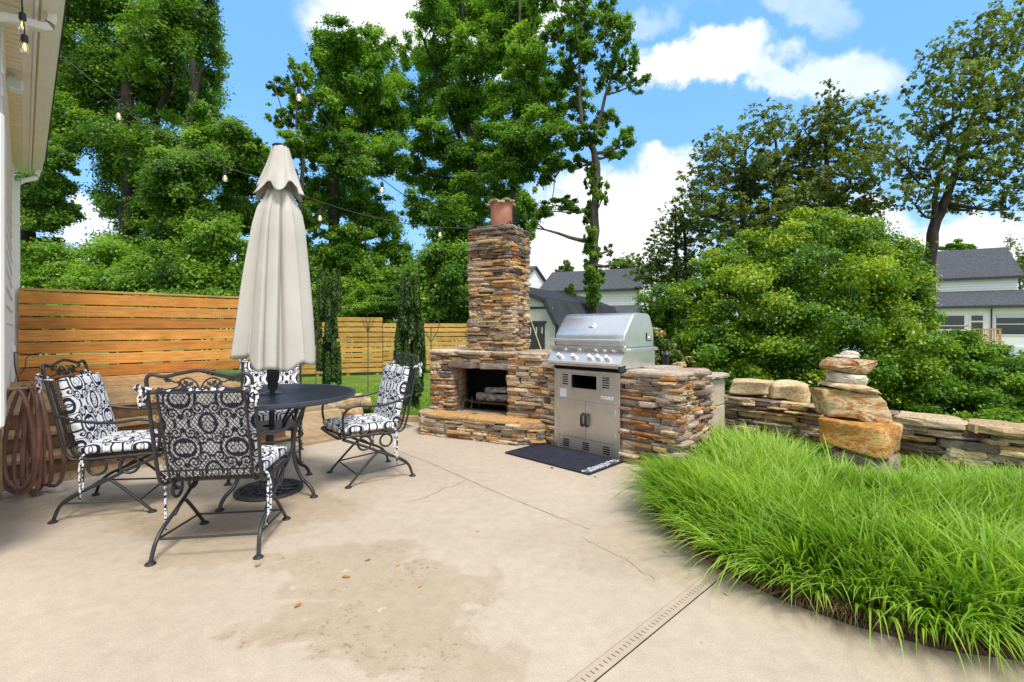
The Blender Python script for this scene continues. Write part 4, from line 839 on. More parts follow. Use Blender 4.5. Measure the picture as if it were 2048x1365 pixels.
mb = MB(); mb.box((x1 + .0005, .40, 1.075), (x1 + .004, .412, 1.15)); mb.box((x1 + .0005, .412, 1.068), (x1 + .004, .50, 1.076)); mb.build('hinge_slot', M['dark_hole'], ld)
mb = MB(); mb.lathe([(.008, 0), (.008, .006), (0, .007)], 12); o = mb.build('bolt', M['steel'], ld); o.location = (x1, .46, 1.10); o.rotation_euler = (0, R(90), 0)
mb = MB(); mb.bbox((gx1 + .006, .04, .978), (gx1 + .022, .555, 1.004), .004); mb.build('side_rail', M['steel'], gg)
# ------------------------------------------------------------------ door mat
def mat_fn(t, p, m):
    co = obj_co(t); v = t.n('ShaderNodeTexVoronoi', {'Vector': t.vmath('MULTIPLY', co, (14, 26, 1)), 'Scale': 1.0}, feature='DISTANCE_TO_EDGE'); n = t.noise(t.vmath('MULTIPLY', co, (9, 20, 1)), 2, 5, .6, 1.5)
    L(t, t.ramp(n.outputs[0], [(.35, (.012, .013, .022)), (.6, (.035, .038, .060))]), p.inputs['Base Color']); bump(t, p, t.math('ADD', n.outputs[0], t.math('MULTIPLY', v.outputs[0], .8)), .9, .012)
M['mat'] = mat('black_rubber_mat', (.02, .02, .03), .85, spec=.2, fn=mat_fn)
dm = thing('door_mat', 'dark navy rubber mat with a pebble strip at one end below the cabinet', 'mat', G0, GRID)
ma, mbb = (-.05, -.63), (.86, -.035)
mb = MB(); mb.bbox((-.17, -.56, .001), (.80, -.032, .012), .004); mb.build('base', M['mat'], dm)
mb = MB()
for (a, b) in (((-.17, -.56), (.80, -.548)), ((-.17, -.044), (.80, -.032)), ((-.17, -.547), (-.158, -.045)), ((.788, -.547), (.80, -.045)), ((.70, -.547), (.708, -.045))): mb.bbox((a[0], a[1], .0125), (b[0], b[1], .016), .001)
mb.build('border', M['plastic'], dm)
mb = MB()
for k in range(22):
    y = -.535 + .48 * (k // 2) / 10.5; x = .727 + .036 * (k % 2) + RNG.normal(0, .003); c = (.42, .45, .52) if RNG.random() < .75 else (.10, .11, .15); mb.col = c
    slab(mb, (x, y, .016), (1, 0, 0), (0, 1, 0), .017, .020, .005, .10, 0, 10, 2.2)
mb.build('pebble_strip', M['stone'], dm)
# ------------------------------------------------------------------ patio chairs
def tile_ink(u, v):
    """white scrollwork on navy, mirrored ogee repeat; returns 1 for white"""
    a = np.abs((u % 1) - .5) * 2; b = np.abs((v % 1) - .5) * 2; W_ = np.zeros_like(a)
    g = np.cos(np.pi*a)*.5 + np.cos(np.pi*b)*.5; g = g + .10*np.cos(3*np.pi*a)*np.cos(np.pi*b); W_ = ((g*2.15 + .30) % 1 < .54)
    for cx_, cy_, Rr, sg, ph in ((.30, .62, .20, 1, 1.0), (.70, .38, .20, -1, 4.1)):
        dx, dy = a - cx_, (b - cy_); r = np.hypot(dx, dy); th = np.arctan2(dy, dx) * sg + ph; s_ = ((r / .15) - th / (2*np.pi)) % 1
        W_ = np.where(r < Rr, (s_ < .56), W_); W_ = np.where((r >= Rr) & (r < Rr + .035), 0, W_)
    for r, th in ((np.hypot(a, b), np.arctan2(b, a)), (np.hypot(1 - a, 1 - b), np.arctan2(1 - b, 1 - a))):
        fl_ = .05 + .15 * np.abs(np.cos(2*th)) ** .8; W_ = np.where(r < fl_ + .045, (r < fl_), W_)
    return W_.astype(float)
def cushion(name, wx, wy, th, parent, cells, res=170, phase=(0, 0)):
    """a soft pad in local x (width), y (length), z (thickness)"""
    s = np.linspace(-1, 1, res); S, T = np.meshgrid(s, s); ed = np.clip((1 - np.abs(S)**5) * (1 - np.abs(T)**5), 0, 1) ** .42
    tuft = 1 - .10 * (np.cos(S*np.pi*1.5)**8 * np.cos(T*np.pi*1.5)**8); h = th/2 * (.22 + .78*ed) * tuft * (1 + .06*np.sin(3.1*S + 1.7*T))
    k = 1 - .025 * (np.abs(S)*np.abs(T))**3; X = S * wx/2 * k * (1 - .012*np.cos(T*5)); Y = T * wy/2 * k
    top = np.stack([X, Y, h], -1).reshape(-1, 3); bot = np.stack([X, Y, -h], -1).reshape(-1, 3); V = np.concatenate([top, bot]); n = res
    i, j = np.meshgrid(np.arange(n-1), np.arange(n-1)); b0 = (j*n + i).ravel(); Q1 = np.stack([b0, b0+1, b0+n+1, b0+n], 1); Q2 = np.stack([b0, b0+n, b0+n+1, b0+1], 1) + n*n
    rim = np.concatenate([np.arange(n), np.arange(1, n)*n + n-1, (n-1)*n + np.arange(n-2, -1, -1), np.arange(n-2, 0, -1)*n]); r2 = np.roll(rim, -1); Q3 = np.stack([rim, rim + n*n, r2 + n*n, r2], 1)
    ink = tile_ink(S*wx/2/cells + phase[0], T*wy/2/cells*.92 + phase[1]).ravel(); edge_ = (np.maximum(np.abs(S), np.abs(T)) > .985).ravel(); pass
    return mesh_np(name, V, np.concatenate([Q1, Q2, Q3]), M['cushion'], parent, {'ink': np.concatenate([ink, ink])}, True)
def seat_profile(t):
    """t from 0 (front of seat) to 1 (top of back): y, z of the woven sheet"""
    pts = np.array([(.235, .375), (.20, .392), (.0, .385), (-.13, .375), (-.20, .375), (-.245, .40), (-.268, .45), (-.30, .60), (-.345, .78), (-.372, .875)])
    seg = np.concatenate([[0], np.cumsum(np.hypot(*np.diff(pts, axis=0).T))]); seg /= seg[-1]
    return np.stack([np.interp(t, seg, pts[:, 0]), np.interp(t, seg, pts[:, 1])], -1)
LEN_S = 1.03
def wire_sheet(parent):
    mb = MB(); hw = .235; px_, pz = .0200, .0320; nl = int((2*hw + LEN_S*px_/pz) / px_) + 1; r_ = .0014
    for fam in (1, -1):
        for k in range(nl + 1):
            c = -hw + k*px_ if fam > 0 else hw - k*px_       # x at s = 0 offset; x moves against s
            s = np.linspace(0, LEN_S, 46); x = c - fam * s * px_/pz; ok = np.abs(x) <= hw
            if ok.sum() < 2: continue
            s = s[ok]; x = x[ok]; yz = seat_profile(s / LEN_S); P = np.stack([x, yz[:, 0], yz[:, 1]], 1)
            ty = np.gradient(P, axis=0); ty /= np.linalg.norm(ty, axis=1, keepdims=True); sd_ = np.cross(ty, (1, 0, 0)); sd_ /= np.linalg.norm(sd_, axis=1, keepdims=True) + 1e-9; wd = np.cross(ty, sd_)
            rings = [P + wd*r_ + sd_*r_*.6, P - wd*r_ + sd_*r_*.6, P - wd*r_ - sd_*r_*.6, P + wd*r_ - sd_*r_*.6]; R_ = np.stack(rings, 1); mb.loft(list(R_))
    return mb.build('wire_mesh', M['iron'], parent)
def leafy(mb, p, ang, l):
    """small cast leaf in the x-z plane"""
    o = [(0, 0), (.25, .22), (.38, .12), (.55, .34), (.68, .16), (1.0, 0), (.68, -.16), (.55, -.34), (.38, -.12), (.25, -.22)]; ca, sa = math.cos(ang), math.sin(ang)
    mb.loft([[(p[0] + l*(x*ca - z*sa), p[1] + y, p[2] + l*(x*sa + z*ca)) for x, z in o] for y in (-.004, .004)])
def make_chair():
    c = thing('patio_chair', 'x', 'chair'); r = .0095
    by = lambda z: -.268 - (z - .45) * .245                # y of the back posts at height z
    mb = MB(); mb.tube(bez([(-.245, -.20, .37), (-.245, .18, .382), (-.235, .235, .378), (-.18, .25, .374), (.18, .25, .374), (.235, .235, .378), (.245, .18, .382), (.245, -.20, .37)], 50), r, 8); mb.tube([(-.245, -.14, .372), (.245, -.14, .372)], .007, 6); mb.build('seat_frame', M['iron'], c, smooth=50)
    mb = MB()
    for s in (-1, 1): mb.tube(bez([(s*.245, -.17, .372), (s*.248, -.25, .385), (s*.25, by(.47) - .012, .47), (s*.252, by(.62) - .005, .62), (s*.25, by(.80), .80), (s*.246, by(.90), .90)], 26), r, 8); mb.tube(bez([(s*.205, -.16, .372), (s*.205, -.235, .385), (s*.205, by(.46), .455), (s*.205, by(.60), .60), (s*.205, by(.872), .872)], 22), .007, 6)
    mb.tube(bez([(-.246, by(.895), .895), (-.243, by(.94), .945), (-.215, by(.965), .966), (-.16, by(.955), .955), (-.08, by(.968), .972), (0, by(.98), .984), (.08, by(.968), .972), (.16, by(.955), .955), (.215, by(.965), .966), (.243, by(.94), .945), (.246, by(.895), .895)], 60), r, 8)
    mb.tube([(-.248, by(.872), .872), (.248, by(.872), .872)], .008, 6); mb.tube([(-.247, -.262, .45), (.247, -.262, .45)], .005, 6)
    mb.build('back_frame', M['iron'], c, smooth=50)
    mb = MB(); y = by(.92)
    for s in (-1, 1):
        mb.tube(bez([(s*.002, y, .885), (s*.02, y, .925), (s*.055, y, .945), (s*.09, y, .935), (s*.10, y, .905), (s*.14, y, .893), (s*.175, y, .889)], 24), .0045, 6); mb.tube(bez([(s*.092, y, .93), (s*.115, y, .925), (s*.135, y, .935)], 8), .004, 5)
        for (x, z, a, l) in ((.055, .905, 1.0, .038), (.055, .905, 2.4, .034), (.06, .903, -.2, .036), (.075, .906, .5, .034), (.13, .932, .25, .042), (.165, .89, -.1, .045), (.04, .895, 3.0, .03)): leafy(mb, (s*x, y, z), a if s > 0 else math.pi - a, l)
    mb.build('leaf_ornament', M['iron'], c)
    wire_sheet(c)
    for s in (-1, 1):
        mb = MB(); mb.tube(bez([(s*.252, by(.66), .655), (s*.275, -.16, .612), (s*.285, .0, .600), (s*.285, .12, .612), (s*.283, .185, .60), (s*.275, .225, .55), (s*.262, .225, .46), (s*.247, .205, .385)], 34), [r] * 34 if False else r, 8); mb.build('armrest', M['iron'], c, smooth=50)
        mb = MB(); mb.tube(bez([(s*.235, .22, .365), (s*.235, .06, .295), (s*.238, -.10, .215), (s*.245, -.24, .150), (s*.25, -.30, .095), (s*.255, -.325, .03), (s*.256, -.33, .012)], 30), .0105, 8)
        mb.tube([(s*.235 + s*.004, .055 + .052*math.cos(q), .318 + .052*math.sin(q)) for q in np.linspace(0, 2*math.pi, 20, endpoint=False)], .0085, 8, closed=True); mb.tube([(s*.239, -.115 + .048*math.cos(q), .318 + .048*math.sin(q)) for q in np.linspace(0, 2*math.pi, 20, endpoint=False)], .0085, 8, closed=True)
        mb.lathe([(.0, 0), (.024, .0), (.026, .006), (.014, .016), (.0, .018)], 14, (s*.256, -.332, 0)); mb.build('leg', M['iron'], c, smooth=50)
        mb = MB(); mb.tube(bez([(s*.232, -.16, .185), (s*.232, -.085, .235), (s*.234, -.03, .215), (s*.236, .09, .10), (s*.238, .175, .012)], 22), .0095, 8); mb.lathe([(.0, 0), (.024, .0), (.026, .006), (.014, .016), (.0, .018)], 14, (s*.238, .178, 0)); mb.build('leg', M['iron'], c, smooth=50)
        mb = MB(); mb.tube([(s*.237, .11, .085), (s*.246, -.285, .108)], .006, 6); mb.build('side_stretcher', M['iron'], c)
    for y, z in ((.11, .085), (-.285, .108)):
        mb = MB(); mb.tube([(-.24, y, z), (.24, y, z)], .006, 6); mb.build('cross_stretcher', M['iron'], c)
    sc_ = cushion('seat_cushion', .465, .47, .075, c, .255, phase=(.5, .1)); sc_.location = (0, .012, .428)
    bc_ = cushion('back_cushion', .46, .47, .07, c, .255, phase=(.5, .3)); bc_.location = (0, by(.655) + .064, .656); bc_.rotation_euler = (R(90) - math.atan(.245) * -1, 0, 0)
    for s in (-1, 1):
        x = s*.245; y = by(.885); mb = MB(); mb.tube(bez([(x - s*.02, y + .03, .872), (x + s*.012, y - .004, .885), (x + s*.006, y - .016, .90), (x - s*.02, y + .012, .885)], 12), .008, 6)
        mb.tube(bez([(x + s*.01, y - .014, .888), (x + s*.03, y - .02, .915), (x + s*.045, y - .02, .895), (x + s*.012, y - .016, .882)], 10), .0075, 6); mb.tube(bez([(x + s*.012, y - .014, .886), (x + s*.028, y - .02, .85), (x + s*.022, y - .018, .80)], 8), [.008] * 7 if False else .0085, 6); mb.tube(bez([(x + s*.006, y - .014, .886), (x + s*.0, y - .022, .85), (x + s*.008, y - .022, .815)], 8), .008, 6)
        mb.build('cushion_tie', M['tie'], c, smooth=True)
        mb = MB(); x = s*.247; mb.tube(bez([(x - s*.02, -.17, .41), (x + s*.012, -.19, .385), (x + s*.010, -.20, .30), (x + s*.012, -.195, .20), (x + s*.004, -.20, .12)], 16), .0065, 6); mb.tube(bez([(x + s*.012, -.185, .385), (x + s*.020, -.175, .30), (x + s*.016, -.18, .17)], 12), .006, 6); mb.build('cushion_tie', M['tie'], c, smooth=True)
    return c
ch0 = make_chair(); CHAIRS = [(-1.62, 2.79, (-.14, .99), 'navy and white cushioned iron chair seen from behind in front of the table'), (-2.58, 3.29, (.95, .31), 'navy and white cushioned iron chair between the wooden steps and the table'), (-1.22, 3.88, (-.8, -.59), 'navy and white cushioned iron chair between the table and the fireplace'), (-2.16, 4.30, (.42, -.9), 'navy and white cushioned iron chair behind the table under the umbrella')]
for i, (x, y, f_, lab) in enumerate(CHAIRS):
    o = ch0 if i == 0 else copy_tree(ch0); o.location = (x, y, 0); o.rotation_euler = (0, 0, math.atan2(f_[1], f_[0]) - R(90)); o['label'] = lab; o['group'] = 'cushioned chairs round the patio table'
# ------------------------------------------------------------------ table
TX, TY = -1.78, 3.52; TZ = .715; TR = .60
tb = thing('patio_table', 'round black iron mesh table with an umbrella through its middle', 'table', (TX, TY, 0), R(-19))
mb = MB(); mb.lathe([(TR - .03, TZ - .020), (TR - .004, TZ - .034), (TR + .004, TZ - .022), (TR + .002, TZ - .004), (TR - .012, TZ + .002), (TR - .03, TZ - .004)], 96, cap=False)
mb.lathe([(.028, TZ - .008), (.075, TZ - .008), (.078, TZ + .003), (.030, TZ + .005)], 28, cap=False)
for a in range(8): q = a*math.pi/4; mb.tube([(.07*math.cos(q), .07*math.sin(q), TZ - .012), ((TR-.02)*math.cos(q), (TR-.02)*math.sin(q), TZ - .012)], .006, 6)
tt = mb.build('table_top', M['iron_table'], tb, smooth=40)
mb = MB(); p_ = .0235
for fam in (0, 1):
    k = -25
    while k <= 25:
        c = k * p_; h_ = math.sqrt(max(0, (TR - .015)**2 - c*c))
        if h_ > .03:
            w2 = .0062 if fam == 0 else .003; z0, z1 = (TZ - .006, TZ - .001) if fam == 0 else (TZ - .009, TZ - .0045)
            g2 = math.sqrt(max(0, .0049 - c*c)); segs = [(-h_, h_)] if g2 < .01 else [(-h_, -g2), (g2, h_)]
            for a, b in segs: mb.box((c - w2, a, z0), (c + w2, b, z1)) if fam == 0 else mb.box((a, c - w2, z0), (b, c + w2, z1))
        k += 1
gm = mb.build('top_grid', M['iron_table'], tb)
for k in range(4):
    q = k*math.pi/2; ca, sa = math.cos(q), math.sin(q); f3 = lambda r_, z, off=0: (r_*ca - off*sa, r_*sa + off*ca, z)
    mb = MB(); mb.tube(bez([f3(.36, TZ - .025), f3(.30, .60), f3(.245, .48), f3(.225, .36), f3(.235, .24), f3(.29, .13), f3(.355, .085), f3(.392, .045), f3(.402, .012)], 36), .0125, 8)
    mb.tube(bez([f3(.40, TZ - .02), f3(.26, .63), f3(.16, .53), f3(.125, .475)], 14), .011, 8); mb.lathe([(.0, 0), (.026, .0), (.028, .006), (.015, .018), (.0, .02)], 14, f3(.404, 0)); mb.build('leg', M['iron'], tb, smooth=50)
mb = MB(); mb.lathe([(.045, .462), (.215, .466), (.22, .474), (.215, .482), (.045, .478)], 40, cap=False); mb.tube([(.225*math.cos(q), .225*math.sin(q), .40) for q in np.linspace(0, 2*math.pi, 40, endpoint=False)], .008, 6, closed=True); mb.build('shelf', M['iron'], tb, smooth=40)
# ------------------------------------------------------------------ umbrella
ub = thing('patio_umbrella', 'closed beige canvas umbrella standing through the round table', 'umbrella', (TX, TY, 0)); ub.rotation_euler = (0, R(1.9), 0)
mb = MB(); mb.tube([(0, 0, .05), (0, 0, 2.5)], .019, 16); mb.build('pole', M['plastic'], ub, smooth=50)
mb = MB(); mb.lathe([(.022, .74), (.034, .745), (.034, .80), (.041, .82), (.044, .90), (.044, .95), (.038, .97), (.038, 1.03), (.022, 1.04)], 24); mb.build('crank_housing', M['plastic'], ub, smooth=35)
mb = MB(); mb.lathe([(.225, .0), (.232, .008), (.228, .022), (.205, .026), (.19, .022), (.10, .045), (.06, .055), (.034, .06), (.032, .16), (.026, .17), (.024, .40), (.02, .41)], 56)
for k in range(12):
    q = k*math.pi/6; P = [((.07 + .12*t)*math.cos(q + .9*t), (.07 + .12*t)*math.sin(q + .9*t), .050 - .026*t + .006) for t in np.linspace(0, 1, 9)]; mb.tube(P, .008, 6)
    P = [(.135*math.cos(q) + .028*math.cos(a), .135*math.sin(q) + .028*math.sin(a), .040 - .16*(.135 + .028*math.cos(a - q) - .135)) for a in np.linspace(0, 2*math.pi, 12, endpoint=False)]; mb.tube(P, .005, 5, closed=True)
o = mb.build('base', M['iron'], ub, smooth=40); o.rotation_euler = (0, R(-1.9), 0)
def drape(name, prof, zlow, n=160, m=46, folds=(8, .16), ph=0.0, sharp=1.0):
    """prof: (z fraction 0 top .. 1 hem -> radius); hem height varies with angle"""
    th = np.linspace(0, 2*math.pi, n, endpoint=False); fr = np.linspace(0, 1, m); ztop = prof[0]; rad = np.interp(fr, prof[1], prof[2]); V = []
    for f_, r0 in zip(fr, rad):
        q = (folds[0] * (th + .16*np.sin(2*th + 1.0) + .10*np.sin(3*th + .4 + .5*f_)) / (2*np.pi) + ph) % 1; saw = np.where(q < sharp, (q/sharp) ** .75, (1 - q)/(1 - sharp)); amp = folds[1] * (.45 + .55*f_) * (1 + .35*np.sin(5*th + 2*f_))
        w1 = 2*saw - 1; w2 = np.cos(2*th + 1.1 + .6*f_); r_ = r0 * (1 + amp*w1 + .05*w2 + .010*np.sin(9*f_ + 4*th)); zz = ztop + (zlow(th) - ztop) * f_
        if m > 30:
            for t0, dp in ((.35, .11), (1.25, .09), (2.3, .10), (3.15, .09), (3.75, .13), (4.35, .09), (4.85, .13), (5.35, .10), (5.9, .12)): dth = np.angle(np.exp(1j*(th - t0 - .10*np.sin(2.2*f_ + t0)))); r_ = r_ * (1 - dp * np.exp(-(dth/.055)**2) * (.4 + .6*min(1, 3*f_)))
        if m < 30: r_ = r_ * (1 + .34 * f_**2.5 * np.abs(np.cos(3*th + .25))**5)
        V.append(np.stack([r_*np.cos(th), r_*np.sin(th), zz], 1))
    V = np.concatenate(V); i, j = np.meshgrid(np.arange(n), np.arange(m-1)); a = (j*n + i).ravel(); b = (j*n + (i+1) % n).ravel(); Q = np.stack([a, b, b + n, a + n], 1)
    o = mesh_np(name, V, Q, M['fabric'], ub, smooth=True); md = o.modifiers.new('cloth', 'SOLIDIFY'); md.thickness = .004; return o
hem = lambda th: .965 + .022*np.cos(8*th + 2.9) + .045*np.cos(th - 2.6) + .03*np.cos(3*th + .5)
cn = drape('canopy', (2.20, [0, .06, .12, .22, .5, .8, 1], [.072, .096, .132, .155, .187, .215, .234]), hem, n=480, folds=(7, .26), ph=.3, sharp=.86)
vt_hem = lambda th: 2.235 - .085*np.abs(np.cos(3*th + .25))**2 + .02*np.cos(th)
drape('vent_cap', (2.525, [0, .10, .5, 1], [.046, .056, .090, .138]), vt_hem, n=320, m=24, folds=(8, .10), ph=.1, sharp=.7)
mb = MB(); mb.lathe([(.0, 2.52), (.055, 2.522), (.058, 2.53), (.05, 2.537), (.0, 2.54)], 24); mb.build('finial', M['plastic'], ub, smooth=40)
# ------------------------------------------------------------------ garden hose
hp0 = np.array(gnd(62, 990)); ho = thing('garden_hose', 'coiled red brown rubber hose hanging in long loops beside the steps', 'hose', hp0)
mb = MB(); ev = np.array((.93, -.36, 0)); et = np.array((.36, .93, 0))
for k in range(6):
    o_ = (k - 2.5) * .019; hw = .060 + .012 * (k % 3); P = []; ztop = .79 - .01*abs(k - 2.5) + .01*(k % 2); zb_ = .025 + .018 * ((k * 2) % 3)
    for q in np.linspace(0, 2*math.pi, 40, endpoint=False):
        zz = (ztop + zb_)/2 + (ztop - zb_)/2 * math.cos(q); fr_ = (ztop - zz)/(ztop - zb_); wd = (hw + .075*fr_**.8) * (math.sin(q) if True else 0)
        wd = np.sign(wd) * abs(wd) ** .8 * (1.15); P.append(ev*(wd*.80 + o_*1.5*(1 - .35*fr_)) + et*(.035*math.sin(q + k) + o_*1.2) + np.array((0, 0, zz)))
    mb.tube(P, .0132, 8, closed=True)
P = [ev*(-.07) + np.array((0, 0, .75)), ev*(-.09) + np.array((0, 0, .5)), ev*(-.11) + np.array((0, 0, .2)), ev*(-.10) + np.array((.0, 0, .05)), ev*(-.02) + np.array((0, .05, .016)), ev*.05 + np.array((0, .06, .10)), ev*.07 + np.array((0, .04, .5)), ev*.05 + np.array((0, 0, .79))]
mb.tube(bez(P, 40), .0132, 8); mb.build('hose_loops', M['rubber'], ho, smooth=True)
hk = thing('hose_hanger', 'small weathered wooden bracket carrying the hose beside the steps', 'bracket', hp0)
wdir = np.array(uv(0, -1.0)) ; mb = MB(); mb.col = (.50, .33, .16); mb.tube([ev*-.06 + wdir*.34 + np.array((0, 0, .755)), ev*-.01 + np.array((0, 0, .768)), ev*.135 + np.array((0, 0, .765))], .011, 6); mb.tube([ev*.128 + np.array((0, 0, .745)), ev*.140 + np.array((0, 0, .855))], .008, 4); mb.tube([np.array((0, 0, 0)) + wdir*.16 + np.array((0, 0, .76)), wdir*.16 + np.array((0, 0, .01))], .02, 6); mb.build('arm', M['wood'], hk)
# cable clipped to the fence end
cb = thing('power_cable', 'thin black cable looping down the fence end by the house corner', 'cable', (0, 0, 0)); mb = MB()
mb.tube(bez([at(28, 703, 5.6), at(30, 735, 5.6), at(37, 764, 5.6)], 10), .006, 6); mb.tube(bez([at(28, 705, 5.6), at(60, 709, 5.75), at(82, 706, 5.9), at(70, 708, 5.9), at(54, 715, 5.8), at(50, 735, 5.75), at(40, 750, 5.7)], 30), .005, 6); mb.build('wire', M['plastic'], cb, smooth=True)
mb = MB(); mb.bbox((-.03, -.02, -.035), (.03, .02, .035), .006); o = mb.build('plug_box', M['white_paint'], cb); o.location = at(24, 699, 5.6)
# ------------------------------------------------------------------ string lights
def bulb(parent, p, drop=.075, sc_=1.0):
    p = np.array(p, float); mb = MB(); mb.tube([p, p - (0, 0, drop*.5)], .004*sc_, 6); mb.lathe([(.006, 0), (.016, -.006), (.018, -.04), (.015, -.05), (.006, -.052)], 14, p - (0, 0, drop*.45)); so = mb.build('socket', M['plastic'], parent, smooth=40)
    q = p - (0, 0, drop*.45 + .05); mb = MB(); mb.lathe([(.011, 0), (.014, -.008), (.021, -.026), (.023, -.042), (.019, -.056), (.008, -.066), (.001, -.068)], 16, q); bu = mb.build('bulb', M['bulb'], so, smooth=True)
    mb = MB(); mb.tube(bez([q + (.0, 0, -.008), q + (.005, 0, -.03), q + (0, .004, -.045), q + (-.005, 0, -.03), q + (0, 0, -.01)], 12), .0022, 5); mb.build('filament', M['filament'], bu)
def strand(label, pts, bulbs, r_=.0042, n=60):
    o = thing('string_light', label, 'string light', (0, 0, 0), 0, 'string lights over the patio'); mb = MB(); mb.tube(bez(pts, n), r_, 6); mb.build('cord', M['plastic'], o, smooth=True)
    for b in bulbs: bulb(o, b)
    return o
strand('string light cord from the gutter to the chimney passing behind the umbrella', [at(78, 74, 4.3), at(237, 205, 4.5), at(330, 270, 4.65), at(450, 333, 4.8), at(530, 360, 4.95), at(640, 404, 5.15), at(740, 433, 5.35), at(845, 452, 5.5), at(944, 458, 5.63)], [at(237, 208, 4.5), at(450, 334, 4.8), at(640, 404, 5.15) + (0, 0, -.06), at(880, 455, 5.55) + (0, 0, .03)])
strand('string light cord dropping steeply from above the patio to the chimney', [at(574, 132, 4.0), at(597, 166, 4.1), at(700, 300, 4.55), at(764, 358, 4.85), at(830, 405, 5.15), at(900, 442, 5.45), at(944, 456, 5.63)], [at(598, 168, 4.1), at(764, 358, 4.85)])
gw = thing('guy_wire', 'hair thin steel guy wire holding up the steep string light cord', 'wire', (0, 0, 0)); mb = MB(); mb.tube(bez([at(574, 132, 4.0), at(478, 10, 3.6), at(330, -160, 3.0), (-2.2, .6, 4.0)], 24), .0009, 5); mb.build('strand', M['steel'], gw, smooth=True)
strand('short string light tail with glowing bulbs wrapped round the chimney top', [at(944, 457, 5.63), at(957, 452, 5.6), at(990, 462, 5.52), at(1023, 443, 5.44), at(1045, 462, 5.7)], [at(957, 455, 5.58), at(943, 452, 5.62), at(1022, 440, 5.42)], n=30)
strand('string light end with two bulbs hanging below the soffit', [at(43, -40, 2.9), at(44, 10, 2.9), at(46, 40, 2.9), at(49, 62, 2.9)], [at(45, 14, 2.9), at(49, 58, 2.9)], n=16)
# ------------------------------------------------------------------ garden stakes, path light, drain, leaves
def stake(label, px, pt, pbm, Y, style):
    b = at(px, pbm, Y); o = thing('garden_stake', label, 'garden stake', b, 0, 'rusted garden stakes on the lawn'); H = (pbm - pt)/F*Y; mb = MB(); mb.tube([(0, 0, -.1), (0, 0, H*.92)], .008, 6); mb.build('rod', M['rust'], o)
    mb = MB()
    if style: 
        for s in (-1, -.35, .35, 1): mb.tube(bez([(0, 0, H*.78), (s*.05, 0, H*.86), (s*.12, 0, H)], 8), .006, 6)
    else:
        for s in (-1, 1): mb.tube(bez([(s*.01, 0, H*.75), (s*.10, 0, H*.88), (s*.12, 0, H*.97), (s*.07, 0, H), (s*.03, 0, H*.95)], 14), .006, 6)
    mb.build('holder', M['rust'], o)
stake('rusted garden stake with flared prongs between the two columnar yews', 736, 635, 775, 8.6, True); stake('rusted double hook garden stake beside the fireplace', 862, 640, 812, 7.1, False); stake('thin rusted garden stake left of the left columnar yew', 632, 650, 770, 9.2, True)
pl = thing('path_light', 'small dark lantern style path light in front of the blossom bush', 'path light', at(1333, 750, 6.0) * (1, 1, 0) + (0, 0, -.05)); H = CH - (702 - HY)/F*6.0 + .05
mb = MB(); mb.tube([(0, 0, -.1), (0, 0, H - .18)], .013, 8); mb.build('post', M['black_trim'], pl)
mb = MB(); mb.lathe([(.03, H - .18), (.033, H - .17), (.033, H - .05), (.0, H - .048)], 16); mb.build('lantern', M['glass'], pl, smooth=40); mb = MB(); mb.lathe([(.043, H - .055), (.045, H - .045), (.02, H - .01), (.006, H), (.0, H + .01)], 16); mb.build('lantern_cap', M['black_trim'], pl, smooth=40)
d0 = gnd(1436, 1146); d1 = gnd(1150, 1375); dv = (d1 - d0); dl = float(np.linalg.norm(dv)) + 2.0; dn = thing('drain_channel', 'narrow beige slotted channel drain crossing the patio by the grass', 'drain', d0, math.atan2(dv[1], dv[0]))
mb = MB(); mb.box((0, -.032, -.01), (dl, .032, .0012)); mb.build('channel', M['dark_hole'], dn)
M['drain'] = mat('beige_drain_grate', (.52, .40, .28), .6, fn=vary((.43, .345, .255), .12, 9, 60, .1))
mb = MB(); mb.box((0, -.0285, .0005), (dl, -.010, .004)); mb.box((0, .010, .0005), (dl, .0285, .004)); x = 0
while x < dl: mb.box((x, -.0099, .0006), (x + .0205, .0099, .0038)); x += .0250
mb.build('grate', M['drain'], dn)
def drop_mat(c): return mat('fallen_leaf_skin', c, .7, fn=vary(c, .3, 60))
lm = [drop_mat((.50, .33, .03)), drop_mat((.36, .15, .02)), drop_mat((.12, .08, .04))]
SPOT = [(734, 922, 0, .05, 'curled yellow leaf on the patio under the right chair'), (735, 1122, 1, .035, 'rust brown leaf in the middle of the stained patio patch'), (693, 1156, 1, .045, 'largest rust brown leaf on the stained patio patch'), (795, 1132, 0, .03, 'yellow leaf at the right of the stained patio patch'), (596, 1213, 1, .04, 'rust brown leaf at the left of the stained patio patch'), (840, 1174, 0, .03, 'pale yellow leaf near the edge of the stained patch'), (955, 1064, 0, .03, 'lone yellow leaf on the clean middle of the patio'), (1104, 937, 2, .045, 'dry brown twig piece lying in front of the door mat'), (516, 1133, 1, .035, 'brown leaf near the front foot of the nearest chair'), (1190, 955, 2, .03, 'small dark leaf on the patio beyond the mat corner'), (1452, 1190, 0, .03, 'yellow leaf beside the end of the channel drain'), (1329, 1105, 0, .03, 'yellow leaf on the patio beside the border grass')]
for px, py, k, l, lab in SPOT:
    g = gnd(px, py); th = RNG.random()*6.28; pts = [(-1, 0, .15), (-.5, .36, .45), (.1, .42, .30), (1, 0, .55), (.1, -.40, .25), (-.5, -.34, .50)]; ca, sa = math.cos(th), math.sin(th)
    mb = MB(); ring = [(l*.5*(x*ca - y*sa), l*.5*(x*sa + y*ca), .002 + z*l*.22) for x, y, z in pts]; mb.loft([ring, [(x, y, z + .001) for x, y, z in ring]]); o = mb.build('fallen_leaf', lm[k], None); o.location = g; tag(o, lab, 'leaf', 'fallen leaves on the patio')

